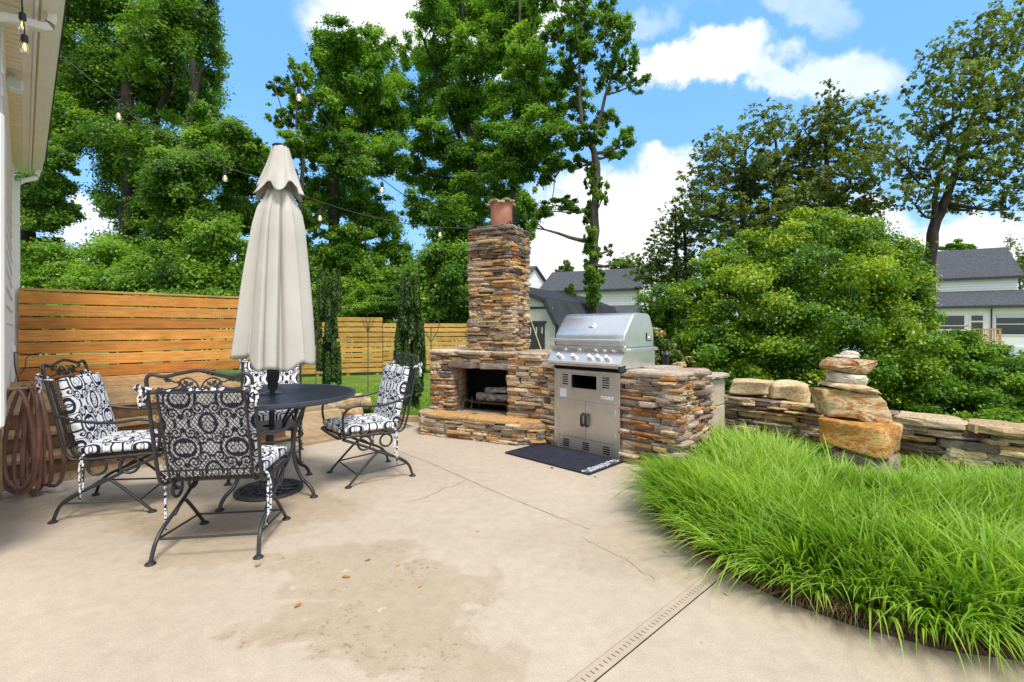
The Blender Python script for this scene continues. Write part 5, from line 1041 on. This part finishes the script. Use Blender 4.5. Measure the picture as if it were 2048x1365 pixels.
# ------------------------------------------------------------------ border grass
bed = [gnd(1300, 905), gnd(1300, 960), gnd(1300, 1010), gnd(1330, 1052), gnd(1380, 1095), gnd(1450, 1145), gnd(1560, 1200), gnd(1700, 1250), gnd(1880, 1300), gnd(2060, 1325), np.array((2.9, 1.55, 0)), np.array((5.2, 1.7, 0)), np.array((5.45, 2.25, 0)), np.array((2.25, 5.40, 0)), np.array((1.98, 4.62, 0)), np.array((1.42, 4.02, 0)), np.array((1.20, 4.14, 0))]
BP = np.array(bed)[:, :2]
soil = mat('dark_soil', (.06, .042, .028), .95, spec=.1, fn=vary((.06, .042, .028), .5, 14, 60, .8))
tag(MB().prism(flat(BP), -.05, .022).build('soil', soil), kind='structure')
def inside(P, poly):
    x, y = P[:, 0], P[:, 1]; r = np.zeros(len(P), bool); n = len(poly); j = n - 1
    for i in range(n):
        xi, yi = poly[i]; xj, yj = poly[j]; c = ((yi > y) != (yj > y)) & (x < (xj - xi) * (y - yi) / (yj - yi + 1e-12) + xi); r ^= c; j = i
    return r
def edge_dist(P, line):
    best = np.full(len(P), 1e9); dirs = np.zeros((len(P), 2))
    for a, b in zip(line[:-1], line[1:]):
        ab = b - a; t = np.clip(((P - a) @ ab) / (ab @ ab), 0, 1); q = a + t[:, None]*ab; d = P - q; l = np.hypot(d[:, 0], d[:, 1]); m = l < best
        nrm_ = np.array((ab[1], -ab[0])) / np.linalg.norm(ab); best = np.where(m, l, best); dirs[m] = nrm_
    return best, dirs
def blades(name, P, H, lean, wid, tint, mt, seg=6, droop=None):
    """curved ribbons: lean = horizontal vector at the tip per unit height"""
    n = len(P); t = np.linspace(0, 1, seg); base = np.concatenate([P, np.full((n, 1), .015)], 1); out = []
    ll = np.linalg.norm(lean, axis=1, keepdims=True) + 1e-9; side = np.stack([-lean[:, 1], lean[:, 0]], 1) / ll; ph = RNG.normal(0, .5, n)
    side = np.stack([side[:, 0]*np.cos(ph) - side[:, 1]*np.sin(ph), side[:, 0]*np.sin(ph) + side[:, 1]*np.cos(ph)], 1)
    for q in t:
        k = q ** 1.7; z = H * (q - (droop * q**3 if droop is not None else 0)); xy = P + lean * (H * k)[:, None]; w_ = wid * (1 - q**2.2) * (.75 + .5*min(q*3, 1)) * .5
        c = np.stack([xy[:, 0], xy[:, 1], np.maximum(z, .012) + .015], 1); s3 = np.concatenate([side * w_[:, None], np.zeros((n, 1))], 1); out.append(np.stack([c - s3, c + s3], 1))
    V = np.stack(out, 1).reshape(-1, 3); b0 = (np.arange(n) * seg * 2)[:, None] + (np.arange(seg - 1) * 2)[None, :]; b0 = b0.ravel(); Q = np.stack([b0, b0+1, b0+3, b0+2], 1)
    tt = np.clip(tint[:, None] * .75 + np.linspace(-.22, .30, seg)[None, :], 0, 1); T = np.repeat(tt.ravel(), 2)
    return mesh_np(name, V, Q, M[mt], None, {'tint': T}, True)
def scatter(n):
    lo, hi = BP.min(0), BP.max(0); P = RNG.random((n * 3, 2)) * (hi - lo) + lo; P = P[inside(P, BP)]; return P[:n]
line = BP[:11]
tuf = scatter(5200); idx = RNG.integers(0, len(tuf), 36000); P = tuf[idx] + RNG.normal(0, .022, (len(idx), 2)); ok_ = inside(P, BP); P = P[ok_]; tl_ = RNG.normal(0, .30, (len(tuf), 2))[idx][ok_]; tt_ = RNG.normal(0, .16, len(tuf))[idx][ok_]; th_ = (1 + RNG.normal(0, .16, len(tuf)))[idx][ok_]
# thin far blades a little, keep the near ones
dist, ndir = edge_dist(P, line); cen = BP.mean(0); ndir *= np.sign(((P - cen) * ndir).sum(1, keepdims=True))
e = np.exp(-dist / .20)[:, None]
swirl = np.stack([np.sin(P[:, 0]*3.1 + 1.3*np.sin(P[:, 1]*2.3)), np.cos(P[:, 1]*2.7 + P[:, 0])], 1) * .22
lean = ndir * e * (1.05 + .35*RNG.random((len(P), 1))) + RNG.normal(0, .30, (len(P), 2)) * (1 - .4*e) + swirl + tl_ * (1 - .5*e); lean *= np.where(P[:, 0] < 1.35, .45 + .55*sstep(4.2 - P[:, 1], .6, 2.0), 1.0)[:, None]
H = th_ * (.22 + .15*RNG.random(len(P))) * (1 + .12*np.sin(P[:, 0]*4 + P[:, 1]*3)); wdir_ = (wb - wa)[:2] / np.linalg.norm((wb - wa)[:2]); dwall = np.abs((P - wa[:2]) @ np.array((-wdir_[1], wdir_[0]))); H = H * (.30 + .70*sstep(dwall, .05, 1.25)); dc = np.hypot(P[:, 0] - 2.83, P[:, 1] - 3.75); H = H * (.40 + .60*sstep(dc, .35, .85)) * (.62 + .38*sstep(np.hypot(P[:, 0] - 1.25, P[:, 1] - 4.1), .1, .8)) * .95
wd = .0075 + .0050*RNG.random(len(P)); ti = np.clip(.5 + tt_ + .2*RNG.normal(size=len(P)) + .12*np.sin(P[:, 0]*5)*np.cos(P[:, 1]*4), 0, 1)
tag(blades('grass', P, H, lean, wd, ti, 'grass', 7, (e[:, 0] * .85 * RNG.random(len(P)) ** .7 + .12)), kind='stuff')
dead = []
for a, b in zip(line[2:-1], line[3:]):
    k = int(np.linalg.norm(b - a) * 900); t = RNG.random((k, 1)); nn = np.array((b[1]-a[1], -(b[0]-a[0]))); nn = nn / np.linalg.norm(nn); nn = nn * np.sign(((a - cen) * nn).sum()); dead.append(np.concatenate([a + (b - a)*t - nn*(.01 + .09*RNG.random((k, 1))), np.tile(nn, (k, 1))], 1))
dead = np.concatenate(dead); Pd = dead[:, :2]; ld_ = dead[:, 2:] * (.5 + .8*RNG.random((len(Pd), 1))) + RNG.normal(0, .6, (len(Pd), 2))
tag(blades('dry_grass', Pd, .07 + .08*RNG.random(len(Pd)), ld_ * .8, np.full(len(Pd), .005), RNG.random(len(Pd)), 'dead_grass', 5, .55 + .3*RNG.random(len(Pd))), kind='stuff')
# short grass on the lawn nearest the walkway and in the timber-edged bed
lp_ = np.array([uv(-5.42, 3.36), uv(-5.42, 4.5), uv(-9.0, 6.0), uv(-9.0, 3.5), uv(-6.4, 3.5)])[:, :2]; lo, hi = lp_.min(0), lp_.max(0); Pl = RNG.random((60000, 2)) * (hi - lo) + lo; Pl = Pl[inside(Pl, lp_)][:17000]
near = np.clip(1.6 - np.abs((Pl @ UX[:2]) + 5.6), 0, 1); o = blades('lawn_grass', Pl, .05 + .05*RNG.random(len(Pl)) + .12*near*RNG.random(len(Pl)), RNG.normal(0, .5, (len(Pl), 2)), .005 + .003*RNG.random(len(Pl)), np.clip(.45 + .25*RNG.normal(size=len(Pl)), 0, 1), 'grass', 4, np.full(len(Pl), .2)); o.location = (0, 0, -.05); tag(o, kind='stuff')
# ------------------------------------------------------------------ columnar yews
def yew(label, px, pt, pbm, wpx, Y, n):
    b = at(px, pbm, Y); H = (pbm - pt)/F*Y; Rw = wpx/F*Y/2*1.28; n = int(n*1.9); root = thing('yew', label, 'evergreen', b, 0, 'columnar yews by the lawn'); mb = MB(); cs = []
    for k in range(46):
        a = RNG.random()*6.283; r_ = Rw * (.15 + .72*RNG.random()**.6); z0 = H * RNG.random()**1.1 * .78; h = min(H*(.16 + .22*RNG.random()), H - z0 + .02*H); fr = z0/H; r_ *= 1 - .30*max(0, (fr + .25) - .6)
        cs.append((np.array((r_*math.cos(a), r_*math.sin(a), z0)), h, .035 + .02*RNG.random()))
        if k < 9: mb.tube([(0, 0, .0), (r_*.5*math.cos(a), r_*.5*math.sin(a), z0*.5 + .05), (r_*.8*math.cos(a), r_*.8*math.sin(a), z0 + h*.6)], [.022, .014, .005], 6)
    mb.build('trunk', M['bark_dark'], root, smooth=True); C, Nn, Up, T = [], [], [], []
    wts = np.array([h for _, h, _ in cs]); wts /= wts.sum()
    for (c, h, q), ww in zip(cs, wts):
        m = int(n*ww); t = RNG.random(m); ang = RNG.random(m)*6.283; rr = q*(1 - .75*t**1.5)*(.5 + .6*RNG.random(m)) * (1.25 if Rw > .2 else 1); o_ = np.stack([rr*np.cos(ang), rr*np.sin(ang), t*h], 1); C.append(c + o_); hv = np.stack([np.cos(ang), np.sin(ang), RNG.normal(0, .4, m)], 1); Nn.append(hv)
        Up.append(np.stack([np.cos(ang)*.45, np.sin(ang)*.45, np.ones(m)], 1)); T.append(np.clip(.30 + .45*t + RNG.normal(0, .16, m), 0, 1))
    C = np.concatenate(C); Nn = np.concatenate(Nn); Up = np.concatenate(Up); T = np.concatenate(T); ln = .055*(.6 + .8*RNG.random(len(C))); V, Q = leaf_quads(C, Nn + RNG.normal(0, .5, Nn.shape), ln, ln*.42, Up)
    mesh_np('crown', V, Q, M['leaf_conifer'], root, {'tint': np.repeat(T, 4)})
yew('dark columnar yew just right of the closed umbrella', 656, 545, 772, 46, 9.6, 15000)
yew('dark columnar yew left of the stone fireplace', 822, 548, 824, 52, 6.95, 17000)
# ------------------------------------------------------------------ trees
TG = 'tall trees beyond the fence'; SG = 'leafy shrubs beyond the fence'
tree('broadleaf_tree', 'massive dark leafy tree rising behind the house gutter', 'tree', 21, [[(262, 640, .42), (258, 480, .36), (262, 330, .30), (250, 120, .20), (240, -40, .10)], [(262, 330, .22), (330, 200, .14), (360, 40, .07)]],
     [(150, 40, 95, 100), (250, -10, 110, 90), (345, 40, 80, 80), (400, 110, 50, 70, .9), (130, 160, 90, 80), (240, 150, 110, 90), (345, 180, 80, 80), (160, 270, 80, 70), (270, 290, 100, 75), (360, 300, 85, 70), (250, 400, 60, 60), (320, 410, 70, 60), (265, 500, 80, 60), (110, 240, 50, 60), (400, 20, 45, 50), (300, 100, 80, 70)], 42000, .27, 'leaf_dark', 'bark_dark', TG, 1.3)
tree('broadleaf_tree', 'dark trunked tree with broken side branch left of the umbrella', 'tree', 18, [[(385, 640, .26), (378, 480, .24), (383, 330, .2), (388, 200, .15), (384, 120, .09)], [(386, 230, .10), (400, 150, .07), (422, 128, .03)]],
     [(420, 330, 80, 60), (350, 370, 70, 60), (470, 300, 60, 45), (500, 350, 45, 55), (400, 440, 70, 60), (460, 430, 60, 60), (350, 480, 60, 50), (430, 260, 45, 35), (512, 300, 30, 24), (400, 215, 26, 26, .5)], 22000, .24, 'leaf_dark', 'bark_dark', TG, .9)
tree('broadleaf_tree', 'shaded tree with pale leaning limb beside the downspout', 'tree', 16, [[(62, 640, .22), (58, 520, .2), (50, 400, .16), (58, 330, .10)], [(42, 470, .07), (46, 380, .05), (44, 340, .03)]],
     [(70, 350, 50, 40), (100, 390, 45, 35), (70, 430, 50, 40), (110, 340, 40, 40), (60, 490, 60, 50), (130, 420, 25, 30, .5)], 12000, .2, 'leaf_dark', 'bark_dark', TG, .7)
tree('broadleaf_tree', 'tall fresh green tree right behind the closed umbrella', 'tree', 22, [[(668, 640, .28), (668, 480, .26), (672, 330, .2), (690, 180, .12), (700, 80, .05)], [(716, 640, .2), (716, 480, .18), (720, 350, .13), (735, 220, .07)]],
     [(700, 90, 65, 50), (745, 100, 45, 45, .7), (660, 150, 40, 60), (720, 170, 80, 60), (660, 240, 55, 60), (740, 250, 75, 60), (780, 200, 35, 60, .8), (690, 320, 80, 50), (770, 310, 50, 45, .8), (650, 390, 50, 50, .9), (720, 410, 70, 50), (680, 480, 70, 45), (760, 460, 50, 50, .8), (640, 520, 40, 40), (720, 540, 60, 40), (790, 530, 45, 45)], 34000, .25, 'leaf_mid', 'bark', TG, 1.2, sub=1.15, spread=.30)
tree('slender_tree', 'thin sparse tree leaning out above the umbrella tip', 'tree', 20, [[(610, 640, .13), (600, 440, .1), (606, 330, .08), (592, 240, .05), (600, 140, .02)], [(606, 330, .05), (570, 240, .03), (545, 160, .012)]],
     [(600, 160, 25, 45, .6), (560, 175, 30, 20, .5), (560, 230, 28, 30, .55), (610, 230, 32, 40, .7), (580, 285, 40, 30, .6), (620, 300, 30, 40, .7), (600, 370, 30, 45, .6), (625, 430, 30, 50, .8)], 6500, .22, 'leaf_dark', 'bark', TG, .8, sub=1.5, spread=.22)
tree('broadleaf_tree', 'tallest fresh green tree directly behind the chimney', 'tree', 23, [[(950, 640, .36), (948, 480, .32), (945, 330, .26), (930, 180, .17), (925, 0, .08)], [(945, 330, .14), (890, 200, .09), (840, 60, .04)]],
     [(870, 30, 55, 60, .8), (930, 0, 70, 60), (830, 110, 35, 50, .7), (890, 130, 65, 60, .9), (960, 110, 65, 65), (850, 210, 50, 50, .8), (930, 220, 75, 60), (990, 30, 50, 60), (870, 290, 60, 45, .9), (940, 310, 75, 50), (820, 330, 35, 40, .7), (880, 370, 60, 45), (950, 390, 60, 45), (840, 420, 45, 40, .8), (930, 450, 60, 40)], 32000, .26, 'leaf_mid', 'bark_dark', TG, 1.2, sub=1.15, spread=.30)
tree('broadleaf_tree', 'pale trunked green tree between the chimney and the ivy covered tree', 'tree', 20, [[(1030, 640, .2), (1029, 450, .17), (1026, 300, .14), (1034, 160, .09), (1040, 0, .04)]],
     [(1040, 20, 60, 60), (1080, -10, 35, 40, .8), (1010, 90, 50, 55), (1060, 110, 50, 55, .9), (1030, 190, 65, 55), (1090, 190, 45, 40, .8), (1000, 270, 50, 50), (1070, 270, 65, 45), (1110, 240, 30, 35, .7), (1020, 340, 60, 40), (1085, 330, 40, 35, .7), (1010, 410, 40, 40), (1060, 420, 28, 45, .7), (1050, 490, 22, 40, .6)], 26000, .24, 'leaf_mid', 'bark', TG, 1.0, sub=1.2, spread=.29)
tree('ivy_covered_tree', 'slim tree with ivy wrapped trunk above the shed and grill', 'tree', 18.5, [[(1186, 640, .20), (1187, 560, .185), (1190, 440, .16), (1193, 340, .14), (1182, 290, .12), (1164, 240, .085), (1158, 150, .06), (1162, 30, .02)], [(1182, 290, .09), (1200, 240, .07), (1212, 190, .06), (1240, 90, .03), (1255, 20, .015)], [(1192, 420, .05), (1150, 425, .035), (1090, 425, .02), (1060, 450, .012)]],
     [(1150, 20, 45, 40, .55), (1200, 10, 35, 40, .5), (1120, 70, 35, 40, .55), (1175, 90, 45, 45, .5), (1235, 60, 38, 45, .6), (1250, 130, 30, 40, .5), (1275, 165, 24, 22, .45), (1215, 150, 30, 40, .4), (1135, 140, 40, 40, .6), (1150, 205, 40, 35, .6), (1215, 240, 28, 28, .9), (1250, 280, 26, 24, 1), (1225, 305, 25, 20, .9), (1185, 270, 22, 26, 1), (1140, 270, 40, 32, .9), (1110, 330, 38, 22, .8), (1160, 330, 24, 18, .8), (1205, 385, 16, 28, 1), (1180, 370, 12, 20, .8), (1135, 405, 22, 12, .8), (1090, 420, 28, 14, .8), (1062, 450, 12, 26, .8), (1184, 350, 14, 30, 1), (1182, 440, 15, 30, 1.2), (1182, 480, 15, 32, 1.4), (1186, 520, 20, 28, 1.5), (1190, 552, 24, 26, 1.6), (1188, 588, 20, 26, 1.6), (1152, 418, 26, 13, 1), (1118, 408, 30, 14, 1), (1080, 425, 26, 14, .9), (1220, 500, 10, 14, .7), (1225, 525, 16, 8, .5), (1178, 420, 10, 24, .9)], 15500, .21, 'leaf_dark', 'bark', TG, .6, sub=1.4, spread=.24)
tree('olive_tree', 'hazy olive brown tree left of the right hand group above the hedge', 'tree', 25, [[(1486, 640, .2), (1486, 500, .18), (1484, 400, .13), (1492, 300, .06)], [(1560, 640, .2), (1575, 500, .18), (1568, 380, .12), (1545, 260, .05)]],
     [(1420, 300, 35, 22, .5), (1455, 290, 40, 22, .5), (1530, 250, 45, 30, .6), (1480, 330, 60, 35, .8), (1420, 360, 55, 30, .7), (1545, 320, 55, 40, .9), (1500, 390, 75, 35, 1), (1400, 410, 50, 28, .8), (1450, 440, 60, 30, 1), (1550, 420, 60, 45, 1), (1380, 450, 40, 26, .7), (1500, 480, 90, 35, 1)], 17000, .25, 'leaf_sparse', 'bark_dark', TG, 1.2, sub=1.8, spread=.21, flat_=.5)
tree('olive_tree', 'taller greener tree of the right hand group above the hedge', 'tree', 23, [[(1660, 640, .2), (1662, 480, .18), (1655, 360, .13), (1652, 240, .05)]],
     [(1655, 205, 22, 28, .7), (1690, 245, 45, 30, .7), (1620, 260, 40, 35, .8), (1740, 215, 30, 18, .35), (1670, 310, 65, 40, 1), (1610, 340, 50, 40, 1), (1735, 285, 40, 30, .5), (1720, 350, 55, 35, .7), (1640, 400, 80, 38, 1), (1740, 400, 40, 30, .5), (1590, 440, 60, 40, 1), (1690, 450, 60, 35, .7)], 15500, .24, 'leaf_sparse', 'bark_dark', TG, 1.1, sub=1.8, spread=.21, flat_=.5)
tree('sparse_tree', 'tall airy tree at the right above the two storey house', 'tree', 19, [[(1852, 640, .22), (1862, 490, .2), (1885, 420, .16), (1920, 320, .12), (1960, 180, .07), (1990, 60, .03)], [(1868, 480, .12), (1872, 380, .09), (1905, 240, .05), (1900, 100, .02)], [(1920, 330, .06), (1990, 260, .03), (2060, 180, .015)]],
     [(1985, 30, 25, 20, .3), (1880, 110, 35, 25, .35), (1940, 100, 50, 40, .6), (2010, 90, 45, 45, .8), (1860, 180, 40, 35, .45), (1930, 180, 55, 40, .7), (2010, 180, 50, 45, .9), (1830, 250, 35, 32, .4), (1900, 260, 60, 38, .7), (1985, 270, 55, 42, .8), (2050, 250, 40, 45, .8), (1800, 320, 38, 28, .4), (1860, 335, 50, 30, .6), (1940, 340, 55, 32, .7), (2020, 340, 45, 32, .6), (1770, 290, 30, 22, .3), (1820, 390, 45, 22, .45), (1880, 410, 45, 18, .5), (1960, 400, 45, 22, .5), (2030, 400, 30, 25, .5), (2060, 60, 40, 40, .6)], 15000, .215, 'leaf_sparse', 'bark_dark', TG, 1.0, sub=2.0, spread=.20, flat_=.5)
tree('pine', 'thin scraggly conifer left of the big hedge', 'conifer', 26, [[(1352, 640, .13), (1352, 520, .12), (1350, 410, .04)], [(1372, 640, .12), (1371, 520, .10), (1366, 420, .03)]],
     [(1350, 425, 26, 14, .6), (1335, 455, 30, 12, .6), (1370, 450, 28, 14, .6), (1325, 485, 34, 13, .6), (1360, 490, 40, 16, .7), (1310, 515, 30, 12, .6), (1350, 530, 48, 18, .8), (1290, 545, 34, 14, .6), (1330, 560, 50, 22, .9), (1390, 540, 40, 26, .9)], 8000, .21, 'leaf_sparse', 'bark_dark', TG, .8, sub=1.8, spread=.22, flat_=.4)
for (px, py, rx, ry, Y, lab) in [(1130, 541, 20, 12, 62, 'small far treetop peeking over the long dark roof'), (1915, 492, 34, 12, 60, 'round yellow green treetop behind the right house ridge'), (1255, 530, 38, 14, 60, 'low green treetop over the right end of the long dark roof'), (2040, 530, 22, 45, 55, 'dark green tree at the far right edge behind the house'), (1110, 592, 14, 9, 21, 'small bright sapling top above the shed roof'), (1142, 582, 14, 14, 21, 'bright round sapling top left of the ivy trunk')]:
    tree('small_tree', lab, 'tree', Y, [[(px, 640, .12), (px, py + ry, .08), (px, py, .03)]], [(px, py, rx*.6, ry), (px - rx*.5, py + ry*.4, rx*.5, ry*.7), (px + rx*.5, py + ry*.5, rx*.5, ry*.7)], 1500, Y * .0075, 'leaf_bright' if Y < 30 or px == 1915 else 'leaf_sparse', 'bark_dark', 'distant treetops', .3)
# shrubs behind the fences
def shrub(name, label, cat, Y, clumps, n, leaf, mt, group=None, dy=.4, sub=1.0, spread=.34, aspect=.6):
    n = int(n * 3.8); leaf *= .66; spread *= 1.5; sub *= 2.0; clumps = [(q[0], q[1], q[2]*1.18, q[3]*1.18) + tuple(q[4:]) for q in clumps]
    b = at(np.mean([c[0] for c in clumps]), HY, Y); b[2] = terrain(b[0], b[1]); root = thing(name, label, cat, b, 0, group); cl = [(c - b, r, d) for c, r, d in px_clumps(clumps, Y, dy)]; mb = MB()
    for c, r, d in cl: limb(mb, np.array((c[0]*.25, c[1]*.25, 0)), c, .035, .010, -.03, 5); limb(mb, c*.6, c + r*(RNG.normal(0, .4, 3)), .014, .005, 0, 4)
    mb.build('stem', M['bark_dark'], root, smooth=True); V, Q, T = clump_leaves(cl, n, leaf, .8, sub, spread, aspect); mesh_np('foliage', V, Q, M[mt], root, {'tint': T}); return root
shrub('shrub', 'bright green shrub behind the left end of the board fence', 'shrub', 13, [(95, 540, 60, 45), (60, 580, 60, 45), (130, 570, 60, 45), (160, 600, 70, 50), (100, 630, 90, 50)], 12000, .13, 'leaf_bright', SG)
shrub('shrub', 'darker green shrub in the middle behind the board fence', 'shrub', 13.5, [(210, 530, 55, 40), (250, 560, 60, 45), (200, 590, 60, 50), (280, 600, 70, 50), (230, 640, 90, 50)], 12000, .14, 'leaf_mid', SG)
shrub('shrub', 'tall light green shrub behind the fence left of the umbrella', 'shrub', 13, [(420, 480, 45, 40), (380, 520, 60, 45), (450, 530, 50, 50), (330, 560, 60, 45), (400, 570, 70, 50), (470, 590, 50, 60), (360, 620, 90, 50)], 17000, .14, 'leaf_bright', SG)
shrub('shrub', 'bright low shrub behind the taller far fence', 'shrub', 18, [(640, 600, 30, 25), (690, 590, 40, 35), (720, 610, 45, 40), (650, 640, 60, 40), (740, 640, 60, 40)], 8000, .17, 'leaf_bright', SG, sub=1.3)
shrub('sumac', 'feathery bright sumac above the far fence between the yews', 'shrub', 17.2, [(745, 590, 35, 16), (770, 605, 45, 16), (730, 615, 40, 18), (790, 580, 25, 14), (760, 630, 55, 26)], 5500, .17, 'leaf_bright', SG, .3, 1.6, .26, .3)
shrub('shrub', 'large leafy green shrub left of the chimney', 'shrub', 19, [(890, 500, 50, 45), (860, 560, 50, 50), (920, 560, 50, 60), (880, 610, 70, 50), (930, 630, 50, 50), (850, 630, 40, 40), (905, 440, 35, 40)], 17000, .2, 'leaf_mid', SG, .6)
shrub('shrub', 'dark understory shrub behind the umbrella and the left yew', 'shrub', 21, [(560, 560, 60, 60), (620, 560, 60, 60), (700, 560, 60, 45), (580, 620, 70, 50), (790, 580, 50, 50)], 12000, .22, 'leaf_dark', SG, .6)
# hedge and shrubs on the right
shrub('hedge_bush', 'huge rounded yellow green bush behind the cairn', 'bush', 8.3, [(1650, 470, 75, 45, 1, -.1), (1560, 510, 90, 60, 1, -.3), (1480, 530, 75, 50, 1, -.2), (1730, 500, 85, 55, 1, -.2), (1770, 540, 66, 60, 1, -.2), (1420, 570, 60, 50, 1, -.1), (1640, 560, 110, 70, 1, -.8), (1530, 600, 100, 70, 1, -.8), (1735, 610, 85, 75, 1, -.7), (1795, 630, 50, 70, 1, -.3), (1430, 640, 75, 60, 1, -.5), (1620, 680, 110, 70, 1, -1.1), (1490, 710, 90, 60, 1, -.9), (1760, 720, 95, 70, 1, -1.0), (1815, 720, 50, 60, 1, -.5), (1400, 710, 60, 50, 1, -.3), (1660, 780, 120, 60, 1, -1.0), (1540, 790, 90, 50, 1, -.8), (1790, 800, 90, 50, 1, -.9), (1840, 800, 50, 50, 1, -.6), (1372, 625, 45, 45, 1, .0), (1345, 670, 42, 45, 1, .1), (1385, 690, 45, 45, 1, -.1)], 60000, .078, 'leaf_hedge', None, .15, 1.7, .27)
shrub('hedge_bush', 'darker slender leaved bush between the grill and the big bush', 'bush', 8.8, [(1340, 610, 45, 40), (1380, 640, 50, 45), (1310, 660, 40, 45), (1350, 690, 50, 45), (1300, 730, 40, 45), (1400, 600, 35, 40), (1380, 740, 60, 40)], 13000, .085, 'leaf_mid', None, .25, 1.4, .28, .45)
shrub('blossom_bush', 'low bush with cream and apricot blossoms right of the grill', 'bush', 7.3, [(1318, 685, 20, 22, .8), (1345, 715, 26, 22, .8), (1306, 725, 20, 22, .7), (1370, 735, 22, 16, .6)], 2600, .06, 'leaf_blossom', None, .15, 1.6, .26, .8)
shrub('hedge_bush', 'low bright hedge at the right edge behind the drystone wall', 'hedge', 7.2, [(1930, 710, 55, 35), (1890, 760, 60, 50), (1960, 770, 70, 50), (2040, 760, 60, 45), (1920, 820, 80, 45), (2010, 830, 80, 45), (2080, 800, 60, 60), (1900, 850, 60, 35, 1, -.5), (1970, 860, 60, 35, 1, -.9), (2040, 860, 60, 38, 1, -1.2), (2100, 850, 60, 45, 1, -1.3), (2020, 800, 60, 40, 1, -.6), (2000, 720, 45, 26)], 34000, .075, 'leaf_bright', None, .2, 1.6, .27)
shrub('hedge_bush', 'small leafy shrub below the porch railing beyond the hedge', 'shrub', 11, [(1895, 705, 36, 16), (1945, 702, 32, 14), (1868, 690, 22, 18)], 6000, .10, 'leaf_mid', None, .2, 1.4)
